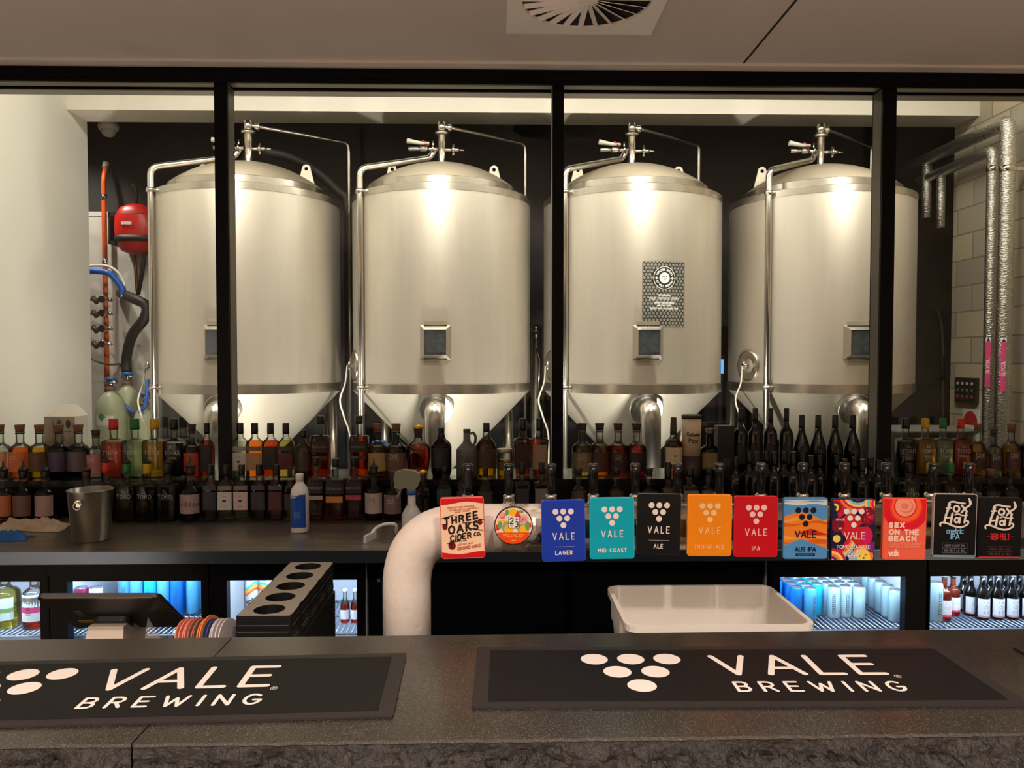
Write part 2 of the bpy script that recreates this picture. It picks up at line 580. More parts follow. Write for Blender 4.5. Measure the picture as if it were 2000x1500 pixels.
# window wall: header, low wall, sill, mullions, panes
hd = MB().box(XL, XR, 3.60, 3.79, 2.924, 2.985).box(XL, XR, 3.605, 3.62, 2.905, 2.924).box(XL, XR, 3.72, 3.79, 2.909, 2.924)
struct(hd.build('trim_header', black_frame))
struct(MB().box(XL, XR, 3.635, 3.70, 2.916, 2.924).box(XL, XR, 3.722, 3.788, 2.905, 2.909).build('trim_header_soffit', M('soffit_lit_olive', (150, 144, 126), .5, metal=.2)))  # olive underside: brewery light on the black header put into its colour
struct(MB().box(XL, XR, 3.64, 3.79, 2.985, 4.4).build('wall_front', white_paint))
struct(MB().box(XL, XR, 3.60, 3.80, 0, 1.04).build('wall_low', M('black_laminate', (9, 9, 11), 0.4, spec=.15)))
struct(MB().box(XL, XR, 3.575, 3.93, 1.04, 1.07).build('trim_sill', M('black_sill', (16, 16, 18), 0.22, spec=.3)))
olive = M('mullion_lit_side', (96, 90, 78), 0.4, metal=0.2)  # paler colour carries the brewery light on the black mullions' sides
for n, (a, b) in enumerate(((-1.303, -1.243), (0.266, 0.318), (1.824, 1.889))):
    m = MB().box(a, b, 3.62, 3.72, 1.07, 2.924)
    m.box(a + 0.006, b - 0.006, 3.72, 3.735, 1.07, 2.909)
    m.box(a - 0.0015, a, 3.632, 3.711, 1.07, 2.905, 1).box(b, b + 0.0015, 3.632, 3.711, 1.07, 2.905, 1)
    struct(m.build('trim_%d' % (n + 1), [black_frame, olive]))
pane = tint('window_glass', (250, 251, 250), 0.55)
for n, (a, b) in enumerate(((XL, -1.303), (-1.243, 0.266), (0.318, 1.824), (1.889, XR))):
    struct(MB().box(a, b, 3.712, 3.718, 1.07, 2.924).build('window_%d' % (n + 1), pane))
# ceiling joint, shadow gap along the header
gap_m = M('shadow_gap', (14, 12, 11), 0.9)
struct(MB().box(1.128, 1.138, -2.0, 3.54, 2.9835, 2.986).build('trim_ceiling_joint', gap_m))
struct(MB().box(XL, XR, 3.535, 3.60, 2.972, 2.985).build('trim_ceiling_edge', ceil_paint))

# ceiling diffuser
vt = thing('ceiling_diffuser', 'square white swirl air diffuser set in the bar ceiling', 'air vent', (0.343, 2.912, 2.985))
h = 0.3
pl = MB()
n = 48
ro = 0.245
sq = []
ci = []
for k in range(n):
    a = 2 * math.pi * k / n
    ca, sa = math.cos(a), math.sin(a)
    q = h / max(abs(ca), abs(sa))
    sq.append((q * ca, q * sa))
    ci.append((ro * ca, ro * sa))
vs = [(x, y, -0.012) for x, y in sq] + [(x, y, -0.012) for x, y in ci] + [(x, y, 0) for x, y in sq] + [(x, y, 0.0) for x, y in ci]
fs = []
for k in range(n):
    j = (k + 1) % n
    fs += [(k, j, n + j, n + k), (k, 2 * n + k, 2 * n + j, j), (n + k, n + j, 3 * n + j, 3 * n + k)]
pl.add(vs, fs)
vent_white = M('vent_white', (244, 236, 228), 0.5)
pl.build('face_plate', vent_white, vt)
MB().lathe([(ro, -0.0015), (ro, -0.0005)], 48).build('dark_recess', M('vent_dark', (9, 8, 8), 0.9), vt)
for k in range(24):
    a = 2 * math.pi * k / 24
    mt = Matrix.Rotation(a, 4, 'Z') @ Matrix.Translation((0.135, 0, -0.008)) @ Matrix.Rotation(R(28), 4, 'X')
    MB().box(-0.1, 0.108, -0.011, 0.011, -0.001, 0.001, mat=mt).build('vane', vent_white, vt)
MB().lathe([(0.04, -0.013), (0.045, -0.005)], 24).build('hub', vent_white, vt)

# ------------------------------------------------------------------ fermentation tanks
steel = M('tank_steel', (208, 200, 186), 0.4, metal=0.76, var=0.035, scale=3, stretch=(6, 6, 0.5), bump=0.02, bscale=40)
polish = M('polished_steel', (200, 194, 184), 0.26, metal=1.0, var=0.05, scale=9, stretch=(10, 10, 1))
pipe_steel = M('pipe_steel', (212, 206, 196), 0.22, metal=1.0)
cone_steel = M('cone_steel', (214, 206, 190), 0.42, metal=0.62, var=0.03, scale=4)
dome_steel = M('dome_steel', (176, 164, 144), 0.45, metal=0.75, var=0.05, scale=6)
disc_steel = M('ground_steel', (186, 186, 184), 0.33, metal=0.95, var=0.22, scale=30)
lug_m = M('pale_lug', (226, 216, 196), 0.5, metal=0.3)
valve_white = M('valve_white', (225, 220, 205), 0.45)
valve_red = M('valve_red', (170, 50, 30), 0.45)
rub = M('black_rubber', (16, 15, 15), 0.55)

def make_tank():
    t = thing('fermentation_tank', '', 'tank')
    RS = 0.648
    sh = MB()
    sh.lathe([(RS, 1.462), (RS, 2.0), (RS, 2.741)], 96, cap0=False, cap1=False)
    sh.build('shell', steel, t)
    MB().sharp([(RS - 0.004, 1.400), (RS + 0.003, 1.400), (RS + 0.003, 1.462), (RS, 1.462)], 96).build('bottom_band', polish, t)
    MB().sharp([(RS, 2.741), (RS + 0.003, 2.741), (RS + 0.003, 2.786), (RS - 0.01, 2.792), (0.556, 2.812)], 96).build('shoulder_band', polish, t)
    MB().sharp([(0.557, 2.812), (0.557, 2.853), (0.552, 2.857)], 96).build('dome_ring', polish, t)
    H, rb = 0.2, 0.552
    rho = (rb * rb + H * H) / (2 * H)
    a1 = math.asin(rb / rho)
    prof = [(rho * math.sin(a1 * (1 - k / 12)), 2.857 + H - rho + rho * math.cos(a1 * (1 - k / 12))) for k in range(12)] + [(0.001, 2.857 + H)]
    MB().lathe(prof, 96, cap0=False).build('dome', dome_steel, t)
    MB().lathe([(RS - 0.004, 1.400), (0.36, 1.108), (0.07, 0.815), (0.05, 0.80), (0.05, 0.62), (0.0, 0.62)], 96, cap0=False, cap1=False).build('cone', cone_steel, t)
    for x, y in ((.49, .5), (-.49, .5)):
        lg = MB().tube([(x, y, 0.012), (x, y, 1.39)], 0.048, 16)
        lg.lathe([(0.09, 0.0), (0.09, 0.015)], 20, c=(x, y, 0))
        lg.build('leg', polish, t)
    # lifting lugs on the dome edge
    for ang in (21, 159):
        a = R(ang)
        ra = 0.41
        ux = Vector((math.cos(a), math.sin(a), 0))
        tx = Vector((1, 0, 0)) if ang != 270 else Vector((1, 0, 0))
        base = ux * ra + Vector((0, 0, 2.955))
        outl = [(-0.065, -0.03), (0.065, -0.03)] + [(0.032 * math.cos(R(q)), 0.105 + 0.032 * math.sin(R(q))) for q in range(0, 181, 20)]
        if ang == 270:
            continue
        lg = MB()
        # ring with a hole: strip between outline and hole
        N = 28
        hole = [(0.014 * math.cos(2 * math.pi * k / N), 0.105 + 0.014 * math.sin(2 * math.pi * k / N)) for k in range(N)]
        def ray_out(k):
            dx, dy = math.cos(2 * math.pi * k / N), math.sin(2 * math.pi * k / N)
            best = None
            m_ = len(outl)
            for i in range(m_):
                (ax, ay), (bx, by) = outl[i - 1], outl[i]
                ex, ey = bx - ax, by - ay
                den = dx * ey - dy * ex
                if abs(den) < 1e-9:
                    continue
                tt = ((ax) * ey - (ay - 0.105) * ex) / den
                ss = ((ax) * dy - (ay - 0.105) * dx) / den
                if tt > 0 and -1e-6 <= ss <= 1 + 1e-6 and (best is None or tt < best):
                    best = tt
            best = best or 0.03
            return (dx * best, 0.105 + dy * best)
        out = [ray_out(k) for k in range(N)]
        def pt(u, v, w_):
            return base + tx * u + Vector((0, w_, 0)) + Vector((0, 0, v))
        vs = [pt(u, v, -0.005) for u, v in hole] + [pt(u, v, -0.005) for u, v in out] + [pt(u, v, 0.005) for u, v in hole] + [pt(u, v, 0.005) for u, v in out]
        fs = []
        for k in range(N):
            j = (k + 1) % N
            fs += [(k, j, N + j, N + k), (2 * N + k, 3 * N + k, 3 * N + j, 2 * N + j), (k, 2 * N + k, 2 * N + j, j), (N + k, N + j, 3 * N + j, 3 * N + k)]
        lg.add(vs, fs)
        lg.build('lifting_lug', lug_m, t)
    # name-plate holder on the shell front
    fr = MB()
    yb, yf = -RS - 0.001, -RS - 0.045
    ow, oh, iw, ih = 0.103, 0.118, 0.072, 0.082
    zc = 1.742
    o4 = [(-ow, -oh), (ow, -oh), (ow, oh), (-ow, oh)]
    i4 = [(-iw, -ih), (iw, -ih), (iw, ih), (-iw, ih)]
    vs = [(x, yb + 0.012, zc + z) for x, z in o4] + [(x, yf, zc + z) for x, z in i4] + [(x, yf + 0.012, zc + z) for x, z in i4]
    fr.add(vs, [(k, (k + 1) % 4, 4 + (k + 1) % 4, 4 + k) for k in range(4)] + [(4 + k, 4 + (k + 1) % 4, 8 + (k + 1) % 4, 8 + k) for k in range(4)])
    f = fr.build('plate_frame', polish, t, recalc=False)
    MB().box(-iw, iw, yf + 0.006, yf + 0.012, zc - ih, zc + ih).build('dark_plate', M('plate_dark', (52, 57, 60), 0.2, var=0.3, scale=30), f)
    for s in (-1, 1):
        MB().box(-0.075, 0.075, -RS - 0.006, -RS + 0.004, zc + s * 0.128 - 0.014, zc + s * 0.128 + 0.014).build('tape_strip', M('clear_tape', (176, 168, 150), 0.25, metal=0.4), f)
    # front leg with its ground pad on the cone
    zc2 = 1.297
    yc = -0.607
    nrm = Vector((0, -1, -0.45)).normalized()
    mt = Matrix.Translation((0, yc, zc2)) @ nrm.to_track_quat('Z', 'Y').to_matrix().to_4x4()
    pad_ = MB().sharp([(0.114, -0.11), (0.114, 0.004), (0.110, 0.007), (0.0001, 0.007)], 40, mat=mt)
    p0 = Vector((0, yc + 0.02, zc2 + 0.005))
    flg = MB().tube(bend([p0, (0, yc - 0.14, zc2 + 0.01), (0, yc - 0.14, 0.012)], 0.085, 8), 0.066, 24).lathe([(0.11, 0), (0.11, 0.015)], 24, c=(0, yc - 0.14, 0)).build('leg', polish, t)
    pad_.build('leg_pad', disc_steel, flg)
    # side manway
    a = R(180 + 22)
    ux = Vector((math.cos(a), math.sin(a), 0))
    mt = Matrix.Translation(ux * (RS - 0.02) + Vector((0, 0, 1.585))) @ ux.to_track_quat('Z', 'Y').to_matrix().to_4x4()
    mw = MB().lathe([(0.108, 0.0), (0.108, 0.03), (0.098, 0.033), (0.05, 0.02), (0.02, 0.012), (0.0, 0.012)], 32, mat=mt, cap1=False).build('side_manway', polish, t)
    MB().tube([mt @ Vector((0, 0, 0.01)), mt @ Vector((0, 0, 0.07)), mt @ Vector((0.05, 0.0, 0.07))], 0.014, 10).tube([mt @ Vector((0, -0.03, 0.06)), mt @ Vector((0, 0.03, 0.06))], 0.008, 8).build('sample_valve', pipe_steel, mw)
    q = mt @ Vector((0.0, 0, 0.075))
    MB().tube(smooth_path([q, q + Vector((-0.012, -0.01, -0.12)), q + Vector((-0.05, -0.01, -0.24)), q + Vector((-0.02, -0.02, -0.36)), q + Vector((0.02, -0.02, -0.5)), q + Vector((0.02, -0.02, -0.8))]), 0.006, 8).build('sample_hose', M('clear_hose', (222, 214, 196), 0.3), mw)
    # clean-in-place pipe on the left
    px, py = -0.672 * math.sin(R(52)), -0.672 * math.cos(R(52))
    cp = MB().tube(bend([(px, py, 0.35), (px, py, 2.93), (-0.085, -0.055, 3.095), (-0.055, -0.04, 3.15)], 0.06, 7), 0.0215, 14)
    cpo = cp.build('cleaning_pipe', pipe_steel, t)
    for z in (2.775, 1.432):
        b = MB().lathe([(0.031, -0.014), (0.031, 0.014)], 16, c=(px, py, z))
        b.tube([(px, py, z), (px * 0.955 + 0.09, py * 0.97 , z - 0.012)], 0.009, 8)
        b.build('pipe_bracket', pipe_steel, cpo)
    # top stem with valves
    st = MB().lathe([(0.05, 3.045), (0.05, 3.062), (0.034, 3.066), (0.029, 3.075), (0.029, 3.30), (0.031, 3.30), (0.031, 3.368)], 24).build('stem', pipe_steel, t)
    MB().lathe([(0.036, 3.272), (0.052, 3.277), (0.052, 3.292), (0.036, 3.297)], 24).build('stem_clamp', polish, st)
    v = MB().tube([(-0.03, -0.02, 3.165), (-0.10, -0.03, 3.165)], 0.014, 10).lathe([(0.03, -0.006), (0.03, 0.006)], 16, c=(-0.062, -0.025, 3.165), axis='X')
    v.tube([(-0.10, -0.03, 3.165), (-0.155, -0.035, 3.165)], 0.022, 12).tube([(-0.155, -0.035, 3.165), (-0.24, -0.04, 3.163)], 0.016, 12).tube([(-0.062, -0.025, 3.165), (-0.062, -0.03, 3.225)], 0.006, 8)
    vo = v.build('pressure_valve', pipe_steel, t)
    MB().tube([(-0.09, -0.03, 3.205), (-0.16, -0.04, 3.205), (-0.25, -0.045, 3.22)], 0.017, 10, rr=[0.012, 0.014, 0.019]).build('lever', valve_white, vo)
    MB().tube([(-0.10, -0.032, 3.19), (-0.14, -0.038, 3.222)], 0.012, 8).build('lever_cap', valve_red, vo)
    g = MB().tube([(0.02, 0, 3.165), (0.075, -0.01, 3.165)], 0.012, 10).lathe([(0.028, -0.007), (0.028, 0.007)], 14, c=(0.085, -0.01, 3.165), axis='X').tube([(0.085, -0.01, 3.125), (0.085, -0.01, 3.205)], 0.01, 8)
    g.tube([(0.085, -0.01, 3.165), (0.125, -0.01, 3.165)], 0.014, 10).tube([(0.125, -0.01, 3.165), (0.165, -0.01, 3.163)], 0.006, 8)
    g.build('gas_valve', pipe_steel, t)
    # vent pipe falling to the right and down behind the tank
    vp = MB().tube(bend([(0.02, 0.0, 3.335), (0.09, 0.05, 3.335), (0.632, 0.51, 3.352), (0.632, 0.51, 0.6)], 0.05, 7), 0.014, 12)
    vpo = vp.build('vent_pipe', pipe_steel, t)
    MB().lathe([(0.024, -0.02), (0.03, -0.01), (0.03, 0.01), (0.024, 0.02)], 14, c=(0.055, 0.03, 3.335), axis='X').build('union_nut', pipe_steel, vpo)
    return t

tank0 = make_tank()
tank_labels = ['steel fermentation tank at the left end, beside the red hose reel and gas cylinders',
               'steel fermentation tank second from left, between the two left black mullions',
               'steel fermentation tank with the black dotted poster on its front',
               'steel fermentation tank at the right end, with round dimpled manway in view']
tanks = [tank0] + [copy_tree(tank0) for _ in range(3)]
for i, t in enumerate(tanks):
    t.location = (TX[i], TY, 0)
    t['label'] = tank_labels[i]
    t['group'] = 'steel fermentation tanks behind the window'

# poster wrapped on the third tank
def on_tank(i, lift):
    rr = 0.648 + lift
    c = Vector((TX[i], TY, 0))
    def fn(u, v):
        return c + Vector((rr * math.sin(u / rr), -rr * math.cos(u / rr), v))
    return fn
pw, ph, pcz, pcu = 0.297, 0.425, 2.062, 0.108
ps = thing('poster', 'black poster with grey dots and a round white emblem stuck on the tank', 'poster', (TX[2] + pcu, TY - 0.645, pcz))
g = on_tank(2, 0.0025)
sh = MB()
nu = 12
for k in range(nu):
    u0, u1 = pcu - pw / 2 + pw * k / nu, pcu - pw / 2 + pw * (k + 1) / nu
    sh.add([g(u0, pcz - ph / 2), g(u1, pcz - ph / 2), g(u1, pcz + ph / 2), g(u0, pcz + ph / 2)], [(0, 1, 2, 3)])
sh.build('sheet', M('poster_black', (34, 34, 32), 0.45), ps, world=True, recalc=False)
dm = MB()
g2 = on_tank(2, 0.0035)
nx, ny = 12, 20
sxp = pw / nx
for r_ in range(ny + 1):
    for k in range(nx + 1):
        u = pcu - pw / 2 + (k + (0.5 if r_ % 2 else 0)) * sxp
        v = pcz - ph / 2 + r_ * ph / ny
        if math.hypot(u - pcu, v - (pcz + 0.105)) < 0.079 or u > pcu + pw / 2:
            continue
        q = clip([(u + 0.0098 * math.cos(2 * math.pi * e / 10), v + 0.0098 * math.sin(2 * math.pi * e / 10)) for e in range(10)], pcu - pw / 2, pcu + pw / 2, pcz - ph / 2, pcz + ph / 2)
        if q:
            dm.poly([g2(*e) for e in q])
dm.build('dot_pattern', M('poster_dots', (134, 132, 122), 0.45), ps, world=True, recalc=False)
em = MB()
g3 = on_tank(2, 0.0045)
ez = pcz + 0.105
draw(em, [arc(pcu, ez, .074, .074, 0, 360, 40)], 0.004, g3, caps=False)
disc(em, pcu, ez, 0.036, g3, n=28)
draw(em, [[(pcu - .074, ez), (pcu - .034, ez)], [(pcu + .034, ez), (pcu + .074, ez)]], 0.003, g3)
for s in (-1, 1):
    disc(em, pcu + s * .055, ez, 0.008, g3, n=10)
def arc_text(mb, s, rad, a_mid, h, step, fn, inward=False):
    n_ = len(s)
    for i, ch in enumerate(s):
        a = a_mid - (i - (n_ - 1) / 2) * step * (1 if not inward else -1)
        ca, sa = math.cos(R(a)), math.sin(R(a))
        wd_ = G[ch][0] * h
        for pl_ in G[ch][1]:
            pts = []
            for x, y in pl_:
                lx, ly = x * h - wd_ / 2, y * h - h / 2
                if not inward:
                    pts.append((pcu + rad * ca + lx * sa + ly * ca, ez + rad * sa - lx * ca + ly * sa))
                else:
                    pts.append((pcu + rad * ca - lx * sa - ly * ca, ez + rad * sa + lx * ca - ly * sa))
            draw(mb, [pts], 0.0028, fn, nc=5)
arc_text(em, 'TAPHOUSE SERIES', 0.055, 90, 0.0125, 9.6, g3)
arc_text(em, 'BY VALE BREWING', 0.055, 270, 0.0125, 9.6, g3, True)
for s_, h_, z_, w_ in (('INTRODUCING', .0085, -.012, .08), ('VALE TAPHOUSE SERIES', .0125, -.036, .205), ('LIMITED RELEASE BEERS', .0095, -.062, .14),
                       ('ONLY 600 LITRES', .0085, -.080, .10), ('BREWED RIGHT IN MCLAREN VALE', .0085, -.099, .195)):
    draw(em, text(s_, h_, width=w_, cx=pcu, y=pcz + z_), 0.0026, g3, nc=5)
em.build('emblem_and_text', M('poster_white', (238, 236, 230), 0.45), ps, world=True, recalc=False)
lg = MB()
g4 = on_tank(2, 0.0055)
for a, b in LOGO:
    disc(lg, pcu + a * .0125, ez + .010 + b * .011, .0035, g4, n=8)
lg.build('emblem_dots', M('poster_black', (34, 34, 32)), ps, world=True, recalc=False)

# ------------------------------------------------------------------ other brewery equipment
black_hose = thing('insulated_hose', 'thick black insulated hose arching over the right shoulder of the leftmost tank', 'hose', (-1.5, 5.9, 0))
a0 = at(515, 297, 5.85); a1 = at(560, 306, 5.95); a2 = at(612, 332, 6.1); a3 = at(655, 370, 6.2); a4 = at(679, 410, 6.25); a5 = at(681, 600, 6.3)
MB().tube(smooth_path([a0, a1, a2, a3, a4, a5, (a5.x, 6.3, 0.05)]), 0.036, 14).build('hose', rub, black_hose, world=True)
vpole = MB().tube([at(707, 250, 6.5), (at(707, 250, 6.5).x, 6.5, 0.0)], 0.02, 12)
tag(vpole.build('support_pole', pipe_steel), 'thin vertical steel pole rising behind the gap left of the second tank', 'pole')
# slim vessel in the gap between second and third tanks
x0 = at(1047, 700, 6.5)
vs_ = thing('slim_steel_vessel', 'slim polished steel vessel standing in the dark gap between the middle tanks', 'vessel', (x0.x, 6.5, 0))
MB().lathe([(0.045, 0), (0.05, 0.05), (0.05, 1.80), (0.046, 1.86)], 20).build('body', polish, vs_)
MB().lathe([(0.055, 1.86), (0.055, 1.90), (0.03, 1.93)], 20).build('lid', pipe_steel, vs_)
MB().tube([(0, -0.052, 1.72), (0.03, -0.075, 1.62), (0.01, -0.062, 1.30)], 0.012, 8).build('side_pipe', pipe_steel, vs_)
x1 = at(1407, 714, 6.6)
scn = thing('control_screen', 'small lit blue screen glowing in the gap between the two right tanks', 'screen', (x1.x, 6.6, 0))
MB().box(-.035, .035, 0, .06, 1.47, 1.67).build('housing', rub, scn)
MB().box(-.028, .028, -.004, .0, 1.51, 1.63).build('display', emit('blue_display', (70, 150, 235), 1.6), scn)
MB().box(-.02, .02, .005, .05, 0, 1.47).build('stand', rub, scn)

# alcove on the left: orange pipe, hose reel, hoses, gas bottles
ox = at(205, 500, 6.85)
op = thing('orange_pipe', 'vertical bright orange gas pipe on the alcove wall', 'pipe', (ox.x, 6.85, 0))
zt = at(205, 350, 6.85).z
MB().tube(bend([(0, 0, 0.9), (0, 0, zt), (-0.01, 0.06, zt + 0.13)], 0.04), 0.021, 14).build('pipe', M('orange_paint', (226, 92, 26), 0.4), op)
for px_ in (385, 510):
    MB().lathe([(0.026, -.022), (0.026, .022)], 14, c=(0, 0, at(205, px_, 6.85).z)).build('clip', pipe_steel, op)
MB().tube([(-0.01, 0.05, zt + 0.11), (-.012, .07, zt + 0.16)], 0.026, 12).build('end_cap', valve_white, op)
brass = M('brass', (176, 130, 50), 0.3, metal=0.9)
for k, py_ in enumerate((585, 612, 642, 672)):
    z = at(205, py_, 6.7).z
    c = at(205, py_, 6.72)
    rg = thing('gas_regulator', '%s chrome and brass gas regulator from the top, on the orange pipe' % ORD[k + 1], 'regulator', c, 'gas regulators on the orange pipe')
    MB().tube([(-0.12, 0, 0), (0.03, -0.02, 0)], 0.016, 10).tube([(0, 0, 0), (0, .115, 0)], .012, 10).build('body', brass, rg)
    MB().lathe([(0.03, -.012), (0.034, 0), (0.03, .014)], 16, c=(-0.005, -0.035, 0), axis='Y').build('dial', pipe_steel, rg)
    MB().tube([(0.02, -0.03, 0), (0.075, -0.04, 0.003)], 0.012, 10, rr=[.016, .010]).build('tap', pipe_steel, rg)
    MB().tube([(-0.1, 0, 0.02), (-0.06, -0.02, -0.03)], 0.02, 10).build('gauge', M('gauge_dark', (50, 46, 40), .4), rg)
hr = at(262, 448, 6.7)
reel = thing('hose_reel', 'red wall-mounted hose reel with black trim', 'hose reel', hr)
red_plastic = M('red_plastic', (206, 30, 26), 0.35)
dsh = MB()
dsh.loft([(-0.215, .06, .08, 2.5), (-0.19, .12, .12, 3), (-.10, .165, .15, 3), (.0, .17, .15, 3), (.10, .165, .15, 3), (.17, .12, .13, 3), (.205, .06, .08, 2.5)], 28, c=(0.03, 0, 0))
dsh.build('casing', red_plastic, reel)
bk = MB().box(-.172, -.158, -.1, .22, -.14, .13).box(-.172, -.05, -.1, -.085, .10, .13).box(-.172, -.05, -.1, -.085, -.14, -.11)
bk.build('wall_bracket', rub, reel)
MB().loft([(-.12, .172, .155, 3), (-.07, .172, .155, 3)], 28, c=(.03, 0, 0)).loft([(.10, .158, .148, 3), (.115, .158, .148, 3)], 28, c=(.03, 0, 0)).build('black_band', rub, reel)
MB().box(-.035, .05, -.158, -.15, .015, .04).build('maker_plate', M('plate_white', (225, 225, 222), .4), reel)
dp = MB().tube(bend([at(258, 360, 6.85), at(266, 366, 6.85), at(266, 410, 6.85)], .03), .014, 10)
tag(dp.build('feed_pipe', M('dark_pipe', (52, 46, 40), 0.4)), 'dark bent feed pipe above the red hose reel', 'pipe')
for nm, lb, pts, rr_, mt_ in (
    ('black_drop_hose', 'black hose hanging straight from the underside of the hose reel', [(283, 495, 6.7), (276, 540, 6.7), (270, 575, 6.75)], .018, rub),
    ('copper_drop_pipe', 'brown copper pipe dropping below the red hose reel', [(262, 490, 6.8), (266, 540, 6.8), (268, 570, 6.8)], .014, M('copper', (128, 74, 48), .35, metal=.8)),
    ('blue_hose', 'bright blue hose sagging across the top of the regulators', [(160, 530, 6.6), (190, 530, 6.6), (216, 536, 6.6), (238, 562, 6.62), (240, 575, 6.62)], .026, M('blue_hose_m', (30, 92, 180), .4)),
    ('white_tube', 'white tube looping just above the blue hose', [(165, 520, 6.64), (205, 519, 6.64), (228, 530, 6.64), (243, 555, 6.64), (238, 580, 6.6)], .011, valve_white),
    ('black_hose_bundle', 'fat black lagged hose curving down the alcove wall', [(236, 573, 6.92), (240, 575, 6.7), (262, 584, 6.55), (285, 597, 6.5), (282, 622, 6.5), (258, 655, 6.58), (247, 700, 6.72), (248, 726, 6.72)], .042, rub),
    ('braided_hose', 'grey braided hose running left below the lowest regulator', [(165, 690, 6.6), (190, 706, 6.62), (215, 712, 6.7), (232, 711, 6.85), (234, 711, 6.93)], .010, M('braid', (120, 118, 112), .4, metal=.5)),
    ('blue_coupling_hose', 'thin blue hose draped between the gas cylinders', [(240, 788, 6.625), (256, 803, 6.59), (268, 806, 6.5), (279, 800, 6.38), (286, 780, 6.37), (288, 742, 6.45)], .016, M('blue_hose_m', (30, 92, 180), .4)),
):
    tag(MB().tube(smooth_path([at(*q) for q in pts], 8), rr_, 12).build(nm, mt_), lb, 'hose')
cyl_m = M('cylinder_olive', (176, 180, 146), 0.4, var=.04, scale=6)
def gas_cylinder(px_, top_y, Y, r_, label, lean=0):
    zt_ = at(px_, top_y, Y).z
    c = at(px_, top_y, Y)
    t = thing('gas_cylinder', label, 'gas cylinder', (c.x, Y, 0), 'gas cylinders in the alcove')
    s = zt_ - 0.13
    MB().lathe([(r_ * .96, 0), (r_, .02), (r_, s - .17), (r_ * .93, s - .11), (r_ * .75, s - .05), (r_ * .45, s - .01), (r_ * .3, s), (r_ * .3, s + .02)], 28).build('body', cyl_m, t)
    MB().lathe([(r_ * .36, s + .015), (r_ * .36, s + .045)], 20).build('neck_ring', M('neck_brown', (120, 92, 60), .5), t)
    MB().lathe([(.018, s + .04), (.018, s + .10)], 12).tube([(-.05, 0, s + .085), (.05, 0, s + .085)], .016, 10).build('valve', pipe_steel, t)
    MB().lathe([(.04, s + .10), (.044, s + .11), (.04, s + .125)], 14).build('hand_wheel', M('wheel_blue', (40, 110, 190), .4), t)
    return t, r_, s
t_, r_, s_ = gas_cylinder(216, 735, 6.45, 0.118, 'olive gas cylinder with a white label and green diamond')
lb_ = MB(); gd = MB()
for k in range(6):
    a = [R(-128 + 12 * (k + q)) for q in (0, 1)]
    lb_.add([((r_ + .002) * math.cos(e), (r_ + .002) * math.sin(e), z) for e, z in ((a[0], s_ - .27), (a[1], s_ - .27), (a[1], s_ - .19), (a[0], s_ - .19))], [(0, 1, 2, 3)])
a = R(-100)
gd.add([((r_ + .004) * math.cos(a + e), (r_ + .004) * math.sin(a + e), s_ - .2 + z) for e, z in ((0, -.035), (.3, 0), (0, .035), (-.3, 0))], [(0, 1, 2, 3)])
L0 = lb_.build('paper_label', M('label_white', (228, 226, 216), .5), t_, recalc=False)
gd.build('green_diamond', M('label_green', (60, 150, 70), .5), L0, recalc=False)
gas_cylinder(249, 725, 6.72, 0.105, 'olive gas cylinder with a blue valve, behind the labelled one')
gas_cylinder(282, 765, 6.48, 0.095, 'olive gas cylinder nearest the leftmost tank, partly hidden by its pipe')
dl = at(212, 252, 6.3)
dome = thing('dome_camera', 'white dome security camera under the ceiling at the alcove corner', 'camera', dl)
MB().lathe([(0.075, .05), (0.08, .02), (0.07, -.01)], 24).box(-.05, .0, -.02, .02, .03, .055).build('base', valve_white, dome)
MB().lathe([(0.062, -.01), (0.055, -.035), (0.03, -.06), (0.0, -.066)], 24, cap1=False).build('lens_dome', M('dome_grey', (190, 188, 182), .2), dome)
arm_ = MB().box(-.02, .02, -.27, .03, .05, .075)
arm_.build('bracket_arm', valve_white, dome)

# right: foil-lagged glycol pipes on the block wall
foil = M('foil_lagging', (205, 202, 192), 0.3, metal=0.95, bump=1.0, bscale=45, stretch=(1, 1, 2.6), var=.25, scale=60)
pink = M('pink_label', (214, 60, 120), .5)
wht = M('label_white', (228, 226, 216), .5)
def glycol(name, label, px_, Y, r_, zt_, yend, taps):
    c = at(px_, 500, Y)
    t = thing(name, label, 'pipe', (c.x, Y, 0), 'foil lagged pipes on the block wall')
    path = bend([(0, 0, 0.002), (0, 0, zt_), (0, yend - Y, zt_)], 0.06, 6)
    MB().tube(path, r_, 18).build('lagged_pipe', foil, t)
    MB().lathe([(r_ + .004, -.02), (r_ + .004, .02)], 20, c=(0, 0, at(px_, 330, Y).z)).box(r_, XR - c.x - .0005, -.012, .012, at(px_, 330, Y).z - .012, at(px_, 330, Y).z + .012).build('wall_clamp', pipe_steel, t)
    for yy, zb in taps:
        MB().tube([(0, yy - Y, zt_), (0, yy - Y, zb)], r_ * .8, 14).build('branch', foil, t)
    return t, c
